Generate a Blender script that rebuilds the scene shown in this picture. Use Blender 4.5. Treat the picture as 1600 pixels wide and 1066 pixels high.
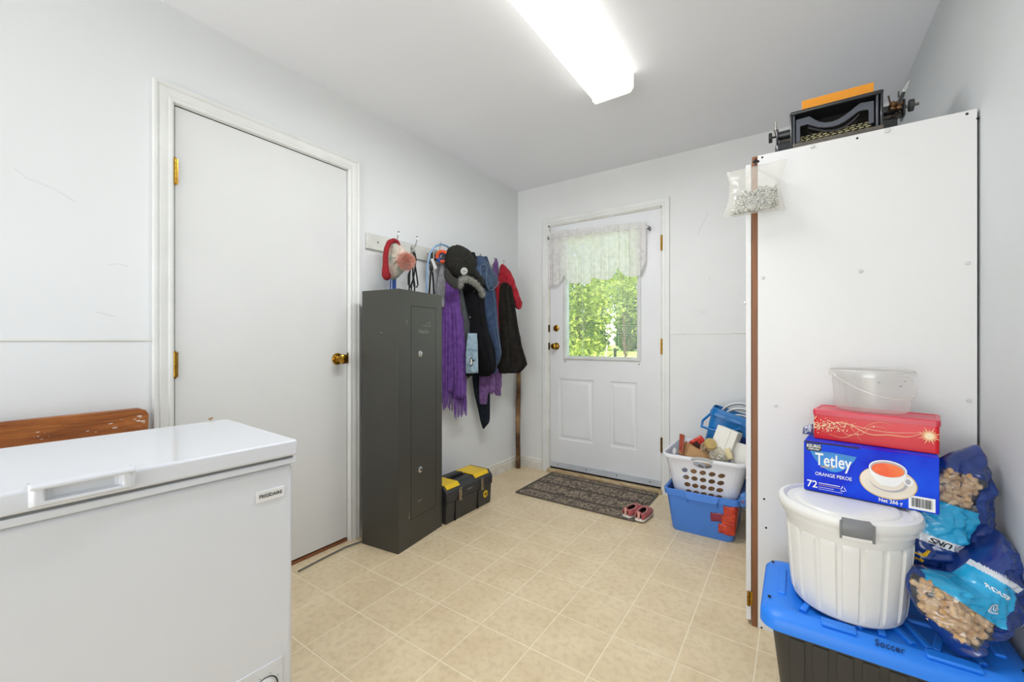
import bpy, bmesh, math, random
from mathutils import Vector, Matrix, noise
random.seed(7)
SC = bpy.context.scene
COL = SC.collection
for o in list(bpy.data.objects): bpy.data.objects.remove(o)
R = math.radians
# ---------------------------------------------------------------- camera
F = 650.0; HY = 533.0; CX = 800.0; EYE = 1.11; TH = R(34.3)
S_, C_ = math.sin(TH), math.cos(TH)
cd = bpy.data.cameras.new('camera'); cam = bpy.data.objects.new('camera', cd); COL.objects.link(cam)
cam.location = (0, 0, EYE); cam.rotation_euler = (R(90), 0, TH)
cd.sensor_width = 36; cd.lens = 36 * F / 1600; cd.clip_start = 0.02; cd.clip_end = 500
SC.camera = cam
# ---------------------------------------------------------------- light, world, exposure
SC.view_settings.view_transform = 'Standard'; SC.view_settings.look = 'None'
SC.view_settings.gamma = 1.0; SC.view_settings.use_curve_mapping = False
SC.view_settings.exposure = 0.34
w = bpy.data.worlds.new('sky'); SC.world = w; w.use_nodes = True
nt = w.node_tree; bg = nt.nodes['Background']
sky = nt.nodes.new('ShaderNodeTexSky'); sky.sky_type = 'NISHITA'; sky.sun_disc = False
sky.sun_elevation = R(48); sky.sun_rotation = R(200)
nt.links.new(sky.outputs[0], bg.inputs[0]); bg.inputs[1].default_value = 0.5
def lamp(name, kind, loc, rot, energy, size=None, color=(1, 1, 1)):
    l = bpy.data.lights.new(name, kind); l.energy = energy; l.color = color
    if size and kind == 'AREA': l.shape = 'RECTANGLE'; l.size, l.size_y = size
    o = bpy.data.objects.new(name, l); COL.objects.link(o); o.location = loc; o.rotation_euler = rot
    return o
sun = lamp('sun', 'SUN', (0, -5, 8), (R(42), 0, R(-25)), 11.0, color=(1, .95, .86)); sun.data.angle = R(1)
# two added unseen fill lamps behind the camera, and the ceiling fixture's tubes
lamp('added_rear_fill', 'AREA', (-.78, -2.9, 1.15), (R(90), 0, 0), 34, (2.3, 2.0), (.94, .975, 1))  # added soft fill from behind the camera, not a real window
lamp('fixture_tubes', 'AREA', (-.7785, 1.461, 2.3595), (0, 0, 0), 15, (.17, 1.14), (.95, .975, 1))
lamp('added_ceiling_fill', 'AREA', (-.8, -2.2, .5), (R(150), 0, 0), 17, (2.2, 1.0), (.95, .98, 1))  # added upward fill that brightens the ceiling, not a real lamp

# ---------------------------------------------------------------- view-independent helpers: a pixel of the photograph -> a point on a real plane
def ray(px, py):
    a = (px - CX) / F; b = (HY - py) / F
    return Vector((-S_ + a * C_, C_ + a * S_, b))
def PX(px, py, X): r = ray(px, py); t = X / r.x; return Vector((X, r.y * t, EYE + r.z * t))
def PY(px, py, Y): r = ray(px, py); t = Y / r.y; return Vector((r.x * t, Y, EYE + r.z * t))
def PZ(px, py, Z): r = ray(px, py); t = (Z - EYE) / r.z; return Vector((r.x * t, r.y * t, Z))
def PD(px, py, d): return Vector((0, 0, EYE)) + ray(px, py) * d

# ---------------------------------------------------------------- materials
def lin(h):
    h = h.lstrip('#'); v = [int(h[i:i + 2], 16) / 255 for i in (0, 2, 4)]
    return tuple(((c + .055) / 1.055) ** 2.4 if c > .04045 else c / 12.92 for c in v) + (1,)
MT = {}
def mat(name, col, rough=.5, metal=0, var=None, bump=None, col2=None, spec=.5, coat=0, sheen=0, alpha=1, trans=0, emit=0, coords='Object', stretch=None, sub=0):
    if name in MT: return MT[name]
    m = bpy.data.materials.new(name); MT[name] = m; m.use_nodes = True
    nt = m.node_tree; p = nt.nodes['Principled BSDF']
    p.inputs['Base Color'].default_value = lin(col); p.inputs['Roughness'].default_value = rough
    p.inputs['Metallic'].default_value = metal; p.inputs['Specular IOR Level'].default_value = spec
    p.inputs['Coat Weight'].default_value = coat; p.inputs['Sheen Weight'].default_value = sheen
    p.inputs['Alpha'].default_value = alpha; p.inputs['Transmission Weight'].default_value = trans
    if emit: p.inputs['Emission Color'].default_value = lin(col); p.inputs['Emission Strength'].default_value = emit
    tc = nt.nodes.new('ShaderNodeTexCoord'); src = tc.outputs[coords]
    if stretch:
        mp = nt.nodes.new('ShaderNodeMapping'); mp.inputs['Scale'].default_value = stretch
        nt.links.new(src, mp.inputs[0]); src = mp.outputs[0]
    if var is None: var = (9, .12)
    n = nt.nodes.new('ShaderNodeTexNoise'); n.inputs['Scale'].default_value = var[0]; n.inputs['Detail'].default_value = 5
    nt.links.new(src, n.inputs['Vector'])
    mr = nt.nodes.new('ShaderNodeMapRange'); mr.inputs[1].default_value = .36; mr.inputs[2].default_value = .66
    nt.links.new(n.outputs['Fac'], mr.inputs[0])
    mx = nt.nodes.new('ShaderNodeMix'); mx.data_type = 'RGBA'
    c1 = lin(col); c2 = lin(col2) if col2 else tuple(c * (1 - var[1]) for c in c1[:3]) + (1,)
    mx.inputs[6].default_value = c1; mx.inputs[7].default_value = c2
    nt.links.new(mr.outputs[0], mx.inputs[0]); nt.links.new(mx.outputs[2], p.inputs['Base Color'])
    if bump:
        n2 = nt.nodes.new('ShaderNodeTexNoise'); n2.inputs['Scale'].default_value = bump[0]; n2.inputs['Detail'].default_value = 3
        nt.links.new(src, n2.inputs['Vector'])
        b = nt.nodes.new('ShaderNodeBump'); b.inputs['Strength'].default_value = bump[1]; b.inputs['Distance'].default_value = .01
        nt.links.new(n2.outputs['Fac'], b.inputs['Height']); nt.links.new(b.outputs[0], p.inputs['Normal'])
    return m
def film(name, col, clear, rough=.15, gloss=.12):
    """thin see-through plastic: transparent mixed with a coloured diffuse/translucent and a gloss"""
    if name in MT: return MT[name]
    m = bpy.data.materials.new(name); MT[name] = m; m.use_nodes = True; nt = m.node_tree
    for n in list(nt.nodes): nt.nodes.remove(n)
    out = nt.nodes.new('ShaderNodeOutputMaterial'); t = nt.nodes.new('ShaderNodeBsdfTransparent')
    d = nt.nodes.new('ShaderNodeBsdfDiffuse'); d.inputs[0].default_value = lin(col)
    tl = nt.nodes.new('ShaderNodeBsdfTranslucent'); tl.inputs[0].default_value = lin(col)
    g = nt.nodes.new('ShaderNodeBsdfGlossy'); g.inputs[1].default_value = rough
    a = nt.nodes.new('ShaderNodeMixShader'); a.inputs[0].default_value = .5
    nt.links.new(d.outputs[0], a.inputs[1]); nt.links.new(tl.outputs[0], a.inputs[2])
    b = nt.nodes.new('ShaderNodeMixShader'); b.inputs[0].default_value = clear
    nt.links.new(a.outputs[0], b.inputs[1]); nt.links.new(t.outputs[0], b.inputs[2])
    c = nt.nodes.new('ShaderNodeMixShader'); c.inputs[0].default_value = gloss
    nt.links.new(b.outputs[0], c.inputs[1]); nt.links.new(g.outputs[0], c.inputs[2])
    nt.links.new(c.outputs[0], out.inputs[0])
    return m

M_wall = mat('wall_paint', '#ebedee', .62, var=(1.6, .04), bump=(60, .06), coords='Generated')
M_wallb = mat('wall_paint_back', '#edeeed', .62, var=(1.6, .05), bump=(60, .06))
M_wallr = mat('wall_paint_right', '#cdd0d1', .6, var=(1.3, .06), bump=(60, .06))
M_ceil = mat('ceiling_paint', '#f6f7fc', .8, var=(1.1, .03), bump=(80, .05))
M_trim = mat('trim_paint', '#eeefec', .42, var=(7, .06))
M_trimd = mat('trim_paint_worn', '#ecece7', .5, var=(14, .3), col2='#e0d9cc')
M_door = mat('interior_door_paint', '#e6e7e6', .45, var=(2.2, .04), bump=(30, .04))
M_doorx = mat('exterior_door_paint', '#ebecee', .45, var=(3, .05), bump=(25, .05))
M_brass = mat('brass', '#b58a35', .22, 1, var=(40, .35))
M_brassd = mat('aged_brass', '#7d5d2a', .35, 1, var=(60, .5))
M_chrome = mat('chrome', '#c9c9c6', .2, 1)
M_steel = mat('dull_steel', '#6a655e', .35, 1)
M_gap = mat('recess_shade', '#1a1815', .9)  # near-black colour painting the shade in gaps, holes and recesses
M_white = mat('white_plastic', '#e9e9e7', .3, var=(4, .02))
M_enamel = mat('white_enamel', '#e1e4ea', .2, var=(3, .02), coat=.3, bump=(110, .02))
M_black = mat('black_metal', '#17171a', .35, var=(20, .3))
M_ink = mat('black_ink', '#15151a', .6)

# ---------------------------------------------------------------- mesh builder
class MB:
    def __init__(s): s.v = []; s.f = []; s.m = []
    def add(s, vs, fs, m=0):
        k = len(s.v); s.v += [Vector(v) for v in vs]; s.f += [tuple(i + k for i in f) for f in fs]; s.m += [m] * len(fs); return s
    def box(s, x0, x1, y0, y1, z0, z1, m=0, T=None, taper=1.0):
        cx, cy = (x0 + x1) / 2, (y0 + y1) / 2
        def q(x, y, z):
            if z == z0 and taper != 1: x = cx + (x - cx) * taper; y = cy + (y - cy) * taper
            v = Vector((x, y, z)); return T @ v if T else v
        vs = [q(x, y, z) for z in (z0, z1) for y in (y0, y1) for x in (x0, x1)]
        return s.add(vs, [(0, 2, 3, 1), (4, 5, 7, 6), (0, 1, 5, 4), (2, 6, 7, 3), (0, 4, 6, 2), (1, 3, 7, 5)], m)
    def rings(s, rings, m=0, cap=True, close=True):
        n = len(rings[0]); k = len(s.v)
        for r in rings: s.v += [Vector(p) for p in r]
        for i in range(len(rings) - 1):
            for j in range(n if close else n - 1):
                j2 = (j + 1) % n
                s.f.append((k + i * n + j, k + i * n + j2, k + (i + 1) * n + j2, k + (i + 1) * n + j)); s.m.append(m)
        if cap and close:
            s.f.append(tuple(k + j for j in reversed(range(n)))); s.m.append(m)
            s.f.append(tuple(k + (len(rings) - 1) * n + j for j in range(n))); s.m.append(m)
        return s
    def tube(s, path, r, n=8, m=0, cap=True):
        P = [Vector(p) for p in path]; rr = []
        up = Vector((0, 0, 1)); prev = None
        for i, p in enumerate(P):
            t = (P[min(i + 1, len(P) - 1)] - P[max(i - 1, 0)]).normalized()
            if prev is None:
                a = up if abs(t.z) < .9 else Vector((1, 0, 0)); u = t.cross(a).normalized()
            else:
                u = (prev - t * prev.dot(t)); u = u.normalized() if u.length > 1e-6 else prev
            prev = u; w_ = t.cross(u); q = r[i] if isinstance(r, (list, tuple)) else r
            rr.append([p + (u * math.cos(2 * math.pi * j / n) + w_ * math.sin(2 * math.pi * j / n)) * q for j in range(n)])
        return s.rings(rr, m, cap)
    def cyl(s, p0, p1, r0, r1=None, n=20, m=0): return s.tube([p0, p1], [r0, r0 if r1 is None else r1], n, m)
    def lathe(s, prof, n=40, m=0, T=None, cap=True, rf=None):
        rr = []
        for r, z in prof:
            ring = []
            for j in range(n):
                a = 2 * math.pi * j / n; q = r if rf is None else rf(r, z, a)
                v = Vector((q * math.cos(a), q * math.sin(a), z)); ring.append(T @ v if T else v)
            rr.append(ring)
        return s.rings(rr, m, cap)
    def ball(s, c, r, n=12, m=0, sc=(1, 1, 1), T=None):
        k = n // 2; c = Vector(c)
        prof = [(r * math.sin(math.pi * (i + .02) / (k + .04)) , -r * math.cos(math.pi * (i + .02) / (k + .04))) for i in range(k + 1)]
        rr = []
        for q, z in prof:
            ring = []
            for j in range(n):
                a = 2 * math.pi * j / n; v = Vector((q * math.cos(a) * sc[0], q * math.sin(a) * sc[1], z * sc[2]))
                if T: v = T @ v
                ring.append(v + c)
            rr.append(ring)
        return s.rings(rr, m)
    def torus(s, c, R0, r, T=None, n=32, k=8, m=0, a0=0, a1=2 * math.pi):
        full = abs(a1 - a0 - 2 * math.pi) < 1e-4; c = Vector(c); path = []
        rr = []
        for i in range(n + 1 if not full else n + 1):
            a = a0 + (a1 - a0) * i / n; ring = []
            for j in range(k):
                b = 2 * math.pi * j / k; q = R0 + r * math.cos(b)
                v = Vector((q * math.cos(a), q * math.sin(a), r * math.sin(b)))
                ring.append((T @ v if T else v) + c)
            rr.append(ring)
        return s.rings(rr, m, cap=not full)
    def prism(s, pts, fn, a, b, m=0):
        """polygon pts (p,q) extruded between a and b; fn(p,q,t)->xyz"""
        return s.rings([[fn(p, q, a) for p, q in pts], [fn(p, q, b) for p, q in pts]], m)
    def poly(s, pts, m=0): return s.add(pts, [tuple(range(len(pts)))], m)
    def build(s, name, mats, parent=None, bevel=0, smooth=35, sub=0, solid=0, merge=False, W=False, seg=2, inst=None):
        if not isinstance(mats, (list, tuple)): mats = [mats]
        me = bpy.data.meshes.new(name)
        vs = s.v
        if W and parent is not None:
            inv = wm(parent).inverted(); vs = [inv @ v for v in vs]
        me.from_pydata([tuple(v) for v in vs], [], s.f); me.polygons.foreach_set('material_index', s.m)
        for m in mats: me.materials.append(m)
        bm = bmesh.new(); bm.from_mesh(me)
        if merge: bmesh.ops.remove_doubles(bm, verts=bm.verts, dist=1e-5)
        bmesh.ops.recalc_face_normals(bm, faces=bm.faces); bm.to_mesh(me); bm.free()
        if smooth:
            me.polygons.foreach_set('use_smooth', [True] * len(me.polygons)); me.set_sharp_from_angle(angle=R(smooth))
        me.update()
        o = bpy.data.objects.new(name, me); COL.objects.link(o)
        if parent is not None: o.parent = parent
        if solid: q = o.modifiers.new('thickness', 'SOLIDIFY'); q.thickness = solid; q.offset = 0
        if bevel: q = o.modifiers.new('bevel', 'BEVEL'); q.width = bevel; q.segments = seg; q.limit_method = 'ANGLE'; q.angle_limit = R(40)
        if sub: q = o.modifiers.new('subsurf', 'SUBSURF'); q.levels = q.render_levels = sub
        return o
def wm(o):
    m = Matrix.LocRotScale(o.location, o.rotation_euler, o.scale)
    return wm(o.parent) @ m if o.parent else m
def tag(o, label=None, cat=None, group=None, kind=None):
    if label: o['label'] = label
    if cat: o['category'] = cat
    if group: o['group'] = group
    if kind: o['kind'] = kind
    return o
def thing(name, label, cat, loc=(0, 0, 0), rz=0, group=None, rot=None):
    o = bpy.data.objects.new(name, None); COL.objects.link(o); o.location = loc
    o.rotation_euler = rot if rot else (0, 0, rz); o.empty_display_size = .05
    return tag(o, label, cat, group)
def struct(o): o['kind'] = 'structure'; return o
def share(src, parent=None, loc=None, rot=None):
    c = src.copy(); COL.objects.link(c)
    if parent: c.parent = parent
    if loc is not None: c.location = loc
    if rot is not None: c.rotation_euler = rot
    return c
def text(body, size, org, right, up, m, parent, bold=0.0, name='lettering', ext=.0004, shear=0, W=True, fit=None, surf=None, align='CENTER'):
    cu = bpy.data.curves.new(name, 'FONT'); cu.body = body; cu.size = size; cu.align_x = align; cu.align_y = 'CENTER'
    cu.offset = bold * size; cu.extrude = ext; cu.shear = shear; cu.resolution_u = 3
    ob = bpy.data.objects.new(name, cu); COL.objects.link(ob)
    dg = bpy.context.evaluated_depsgraph_get(); me = bpy.data.meshes.new_from_object(ob.evaluated_get(dg))
    bpy.data.objects.remove(ob)
    xs = [v.co.x for v in me.vertices]; k = 1
    if fit and xs: k = fit / (max(xs) - min(xs))
    right = Vector(right).normalized(); up = Vector(up).normalized(); n = right.cross(up)
    for v in me.vertices:
        x, y, z = v.co.x * k, v.co.y, v.co.z
        v.co = surf(x, y, z) if surf else Vector(org) + right * x + up * y + n * z
    if W and parent is not None: me.transform(wm(parent).inverted())
    me.materials.clear(); me.materials.append(m)
    o = bpy.data.objects.new(name, me); COL.objects.link(o); o.parent = parent
    return o
def interp(tab, y):
    if y <= tab[0][0]: return tab[0][1:]
    for a, b in zip(tab, tab[1:]):
        if y <= b[0]:
            t = (y - a[0]) / (b[0] - a[0]); return tuple(p + (q - p) * t for p, q in zip(a[1:], b[1:]))
    return tab[-1][1:]

# ================================================================ ROOM
XL, XR, YB, YF, ZC = -2.055, .468, 3.11, -3.00, 2.445
WT = .12
D1 = (.610, 1.398, 2.062)            # interior door opening on the left wall (y0,y1,top)
D2 = (-1.745, -.802, 2.092)          # exterior door opening on the back wall (x0,x1,top)
# floor: grout bed and the printed vinyl squares
struct(MB().box(XL - WT, XR + WT, YF - WT, YB + WT, -.06, -.0007).build('floor', mat('grout', '#f6e9cc', .6, var=(30, .06)), smooth=0))
floor = bpy.data.objects['floor']
M_tile = mat('vinyl_square', '#e8d5b2', .38, var=(5.5, .1), col2='#dfcaa5', bump=(120, .03), coords='Object')
p = .2268; x0t = -1.702; y0t = 1.052; g = .0024
nt = M_tile.node_tree     # fine mottling over the broad one
def mottled(m, c_a, c_b, sc=45, amt=.35, spots=None):
    nt = m.node_tree; pb = nt.nodes['Principled BSDF']; lk = pb.inputs['Base Color'].links[0]; src = lk.from_socket
    tc = nt.nodes.new('ShaderNodeTexCoord'); n = nt.nodes.new('ShaderNodeTexNoise'); n.inputs['Scale'].default_value = sc; n.inputs['Detail'].default_value = 6
    nt.links.new(tc.outputs['Object'], n.inputs['Vector'])
    r = nt.nodes.new('ShaderNodeMapRange'); r.inputs[1].default_value = .45; r.inputs[2].default_value = .7; r.inputs[4].default_value = amt
    nt.links.new(n.outputs['Fac'], r.inputs[0])
    mx = nt.nodes.new('ShaderNodeMix'); mx.data_type = 'RGBA'; mx.inputs[7].default_value = lin(c_a)
    nt.links.new(r.outputs[0], mx.inputs[0]); nt.links.new(src, mx.inputs[6]); o = mx.outputs[2]
    if spots:
        v = nt.nodes.new('ShaderNodeTexVoronoi'); v.inputs['Scale'].default_value = spots[0]; nt.links.new(tc.outputs['Object'], v.inputs['Vector'])
        r2 = nt.nodes.new('ShaderNodeMapRange'); r2.inputs[1].default_value = spots[1]; r2.inputs[2].default_value = spots[1] * .5; r2.inputs[3].default_value = 0; r2.inputs[4].default_value = .8
        nt.links.new(v.outputs['Distance'], r2.inputs[0])
        m2 = nt.nodes.new('ShaderNodeMix'); m2.data_type = 'RGBA'; m2.inputs[7].default_value = lin(c_b)
        nt.links.new(r2.outputs[0], m2.inputs[0]); nt.links.new(o, m2.inputs[6]); o = m2.outputs[2]
    nt.links.new(o, pb.inputs['Base Color'])
mottled(M_tile, '#b9a07c', '#7c6648', 38, .32, (7, .03))
i0 = math.floor((XL - x0t) / p); i1 = math.ceil((XR - x0t) / p); j0 = math.floor((-.30 - y0t) / p); j1 = math.ceil((YB - y0t) / p)
for i in range(i0, i1):
    for j in range(j0, j1):
        xa, xb = max(XL, x0t + i * p + g), min(XR, x0t + (i + 1) * p - g); ya, yb = max(YF, y0t + j * p + g), min(YB, y0t + (j + 1) * p - g)
        if xb - xa < .01 or yb - ya < .01: continue
        MB().box(xa, xb, ya, yb, -.002, 0).build('floor_tile', M_tile, floor, smooth=0)
MB().box(XL, XR, YF, y0t + j0 * p - g, -.002, 0).build('floor_covering', M_tile, floor, smooth=0)
struct(MB().box(XL - WT, XR + WT, YF - WT, YB + WT, ZC, ZC + .1).build('ceiling', M_ceil, smooth=0))
b = MB()
b.box(XL - WT, XL, YF - WT, D1[0], 0, ZC); b.box(XL - WT, XL, D1[1], YB + WT, 0, ZC); b.box(XL - WT, XL, D1[0], D1[1], D1[2], ZC)
b.box(XL - WT - .02, XL - WT, D1[0] - .1, D1[1] + .1, 0, D1[2] + .1)
b.build('wall_left', M_wall, smooth=0, merge=True)['kind'] = 'structure'
b = MB()
b.box(XL, D2[0], YB, YB + WT, 0, ZC); b.box(D2[1], XR, YB, YB + WT, 0, ZC); b.box(D2[0], D2[1], YB, YB + WT, D2[2], ZC)
b.build('wall_back', M_wallb, smooth=0, merge=True)['kind'] = 'structure'
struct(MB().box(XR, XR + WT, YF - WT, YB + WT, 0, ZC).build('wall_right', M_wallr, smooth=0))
struct(MB().box(XL, XR, YF - WT, YF, 0, ZC).build('wall_front', M_wall, smooth=0))
# faint scuffs on the walls (thin pencil-like marks)
M_scuff = mat('scuff_mark', '#d9dad9', .8)
def scuff(par, pts, r=.0009): return MB().tube(pts, r, 4).build('scuff', M_scuff, par)
wl = bpy.data.objects['wall_left']; wb = bpy.data.objects['wall_back']
scuff(wl, [PX(x, y, XL) for x, y in ((22, 262), (40, 278), (62, 286), (90, 298), (118, 316))], .0007)
scuff(wl, [PX(x, y, XL) for x, y in ((168, 414), (185, 412), (200, 417))], .0008)
scuff(wl, [PX(x, y, XL) for x, y in ((150, 488), (165, 491), (180, 495))], .0008)
scuff(wb, [PY(x, y, YB) for x, y in ((1106, 331), (1102, 344), (1095, 356), (1090, 368))], .0013)
scuff(wb, [PY(x, y, YB) for x, y in ((1109, 432), (1109, 440))], .0013)
for q in range(9): scuff(wb, [PY(1082 + q * 2.6, 482 + (q * 7 % 11), YB), PY(1085 + q * 2.6, 484 + (q * 5 % 9), YB)], .001)

def casing_path(o, y0, y1, zt, fn, prof):
    """sweep a profile [(outward, proud)] up, across and down an opening; fn(h, z, proud)->xyz"""
    rr = []
    rr.append([fn(y0 - w_, 0.0, d) for w_, d in prof]); rr.append([fn(y0 - w_, zt + w_, d) for w_, d in prof])
    rr.append([fn(y1 + w_, zt + w_, d) for w_, d in prof]); rr.append([fn(y1 + w_, 0.0, d) for w_, d in prof])
    o.rings(rr)
prof = [(.0, 0), (.0, .008), (.006, .012), (.014, .012), (.018, .009), (.030, .013), (.044, .015), (.048, .011), (.055, .017), (.064, .017), (.066, 0)]
b = MB(); casing_path(b, D1[0], D1[1], D1[2], lambda h, z, d: (XL + d, h, z), prof)
struct(b.build('trim_1', M_trim, smooth=20))
b = MB(); casing_path(b, D2[0], D2[1], D2[2], lambda h, z, d: (h, YB - d, z), [(.0, 0), (.0, .009), (.010, .013), (.018, .011), (.022, .015), (.040, .017), (.050, .016), (.055, .012), (.056, 0)])
struct(b.build('trim_2', M_trim, smooth=20))
# door stops / jambs
b = MB()
b.box(XL - .12, XL - .001, D1[0], D1[0] + .004, 0, D1[2]); b.box(XL - .12, XL - .001, D1[1] - .004, D1[1], 0, D1[2]); b.box(XL - .12, XL - .001, D1[0], D1[1], D1[2] - .004, D1[2])
struct(b.build('trim_3', M_trim, smooth=0))
b = MB()
b.box(D2[0], D2[0] + .012, YB + .001, YB + WT, 0, D2[2]); b.box(D2[1] - .008, D2[1], YB + .001, YB + WT, 0, D2[2]); b.box(D2[0], D2[1], YB + .001, YB + WT, D2[2] - .010, D2[2])
struct(b.build('trim_4', M_trimd, smooth=0))
# wall-panel joint strips and baseboards
M_strip = mat('joint_strip', '#e9e9e0', .5, var=(12, .1))
o = struct(MB().box(XL, XL + .004, YF, D1[0] - .066, 1.109, 1.116).build('trim_5', M_strip, bevel=.0015))
o = struct(MB().box(D2[1] + .056, XR, YB - .003, YB, 1.158, 1.163).build('trim_6', M_trimd, bevel=.0015))
def baseb(name, a, bb, fn):
    b = MB(); pr = [(0, 0), (.014, 0), (.014, .066), (.011, .070), (.011, .086), (.006, .094), (0, .096)]
    b.rings([[fn(a, d, z) for d, z in pr], [fn(bb, d, z) for d, z in pr]]); return struct(b.build(name, M_trimd, smooth=20))
baseb('baseboard_left', D1[1] + .066, YB - .014, lambda t, d, z: (XL + d, t, z))
baseb('baseboard_left', YF, D1[0] - .066, lambda t, d, z: (XL + d, t, z))
baseb('baseboard_back', XL, D2[0] - .056, lambda t, d, z: (t, YB - d, z))
baseb('baseboard_back', D2[1] + .056, XR, lambda t, d, z: (t, YB - d, z))
baseb('baseboard_right', YF, YB - .014, lambda t, d, z: (XR - d, t, z))
# worn threshold under the exterior door, and dark sill under the interior one
struct(MB().box(D2[0] - .004, D2[1] + .004, YB - .028, YB + WT, 0, .030).build('trim_7', mat('threshold_wood', '#b08a58', .6, var=(16, .5), col2='#d9c9a6', stretch=(1, 6, 6)), bevel=.006))
struct(MB().box(XL - .10, XL - .002, D1[0], D1[1], -.001, .014).build('trim_8', mat('sill_red_wood', '#8a5535', .6), bevel=.002))

def knob(parent, c, n, r=.027, long_=.058, rose=.032, m=None, keyed=True):
    m = m or M_brass; c = Vector(c); n = Vector(n); b = MB()
    q = n.to_track_quat('Z', 'Y').to_matrix().to_4x4(); T = Matrix.Translation(c) @ q
    b.lathe([(rose, 0), (rose, .004), (rose * .85, .009), (.014, .011), (.0105, .014), (.0105, long_ - r * 1.15), (.016, long_ - r * 1.0), (r * .93, long_ - r * .55), (r, long_ - r * .15), (r * .93, long_ + r * .2), (r * .62, long_ + r * .42), (.006, long_ + r * .45)], 28, T=T)
    o = b.build('door_knob', m, parent)
    if keyed: MB().lathe([(.008, 0), (.008, .002)], 16, T=Matrix.Translation(c + n * (long_ + r * .45)) @ q).build('keyhole', M_brassd, o)
    return o
def hinge(parent, c, n, side, h=.1, m=None):
    """hinge barrel at c (centre), n = out of the wall, side = along the wall"""
    m = m or M_brass; c = Vector(c); n = Vector(n); s = Vector(side); b = MB()
    for k in range(5): b.cyl(c + n * .006 + Vector((0, 0, -h / 2 + k * h / 5 + .0006)), c + n * .006 + Vector((0, 0, -h / 2 + (k + 1) * h / 5 - .0006)), .0062, n=12)
    b.ball(c + n * .006 + Vector((0, 0, h / 2)), .006, 8); b.ball(c + n * .006 - Vector((0, 0, h / 2)), .006, 8)
    a = c + s * .012; bb = c - s * .006
    b.prism([(0, 0), (1, 0), (1, 1), (0, 1)], lambda u, v, t: bb + (a - bb) * u + n * (.0008 + t) + Vector((0, 0, (v - .5) * h)), 0, .002)
    return b.build('hinge', m, parent)

# ---- door_1 : flush interior door
d1 = struct(MB().box(XL - .040, XL - .004, D1[0] + .007, D1[1] - .007, .022, D1[2] - .008).build('door_1', M_door, bevel=.0015))
hinge(d1, (XL, D1[0] + .004, 1.79), (1, 0, 0), (0, 1, 0)); hinge(d1, (XL, D1[0] + .004, 1.015), (1, 0, 0), (0, 1, 0))
knob(d1, (XL - .004, 1.333, 1.013), (1, 0, 0))
MB().box(XL - .005, XL + .0005, D1[1] - .006, D1[1] + .003, .985, 1.045).build('strike_plate', M_brassd, d1, bevel=.001)
b = MB()
b.box(XL - .0385, XL - .0055, D1[0] + .001, D1[0] + .0068, .022, D1[2] - .001); b.box(XL - .0385, XL - .0055, D1[0] + .001, D1[1] - .004, D1[2] - .0078, D1[2] - .001)
b.box(XL - .0385, XL - .012, D1[1] - .0068, D1[1] - .001, .022, D1[2] - .001)
b.build('door_gap_shade', M_gap, d1, smooth=0)  # dark strips painting the shade between slab and jamb

# ---- door_2 : steel entry door with half-lite, blinds and lace valance
dx0, dx1, dz0, dz1 = D2[0] + .014, D2[1] - .010, .047, D2[2] - .012
yf, yb_ = YB + .006, YB + .050
wx0, wx1, wz0, wz1 = -1.575, -.985, .985, 1.935
b = MB()
b.box(dx0, wx0, yf, yb_, .94, dz1); b.box(wx1, dx1, yf, yb_, .94, dz1); b.box(wx0, wx1, yf, yb_, wz1, dz1); b.box(wx0, wx1, yf, yb_, .94, wz0)
pan = [(-1.655, -1.335), (-1.205, -.975)]
pan = [(-1.665, -1.330), (-1.215, -.968)]
pan = [(-1.652, -1.338), (-1.200, -.985)]
pz0, pz1 = .285, .795
b.box(dx0, pan[0][0], yf, yb_, dz0, .94); b.box(pan[0][1], pan[1][0], yf, yb_, dz0, .94); b.box(pan[1][1], dx1, yf, yb_, dz0, .94)
for a, c in pan:
    b.box(a, c, yf, yb_, dz0, pz0); b.box(a, c, yf, yb_, pz1, .94)
    def loop(i, y): return [(a + i, y, pz0 + i), (c - i, y, pz0 + i), (c - i, y, pz1 - i), (a + i, y, pz1 - i)]
    b.rings([loop(0, yf), loop(.006, yf + .007), loop(.020, yf + .009), loop(.040, yf + .001), loop(.046, yf + .0005)], cap=False)
    b.poly(loop(.046, yf + .0005))
d2 = struct(b.build('door_2', M_doorx, smooth=25))
# lite frame
b = MB()
def lf(i, y): return [(wx0 - i, y, wz0 - i), (wx1 + i, y, wz0 - i), (wx1 + i, y, wz1 + i), (wx0 - i, y, wz1 + i)]
b.rings([lf(.030, yf), lf(.030, yf - .006), lf(.022, yf - .012), lf(.008, yf - .012), lf(-.001, yf - .004), lf(-.001, yb_)], cap=False)
wf = b.build('window_frame', mat('lite_frame', '#dfe1de', .4), d2, smooth=25)
for x, z in ((wx0 - .012, wz0 - .045), (wx1 + .012, wz0 - .050)):
    MB().lathe([(.005, 0), (.004, .003)], 10, T=Matrix.Translation((x, yf, z)) @ Matrix.Rotation(R(90), 4, 'X')).build('screw_head', M_steel, d2)
M_glass = film('window_glass', '#ffffff', .985, .02, .04)
pane = MB().box(wx0 + .001, wx1 - .001, yf + .010, yf + .012, wz0, wz1).build('window_pane', M_glass, d2, smooth=0)
MB().box(wx0 + .001, wx1 - .001, yf + .034, yf + .036, wz0, wz1).build('window_pane', M_glass, d2, smooth=0)
b = MB(); n = 72
for k in range(n):
    z = wz0 + .012 + k * (wz1 - wz0 - .02) / n; h = .0007
    T = Matrix.Translation((0, yf + .023, z)) @ Matrix.Rotation(R(-9), 4, 'X')
    b.box(wx0 + .006, wx1 - .006, -.0058, .0058, -h / 2, h / 2, T=T)
tag(b.build('blind_slats', mat('blind_slat', '#d9ddd6', .5), d2, smooth=0), kind='stuff')
b = MB()
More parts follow.
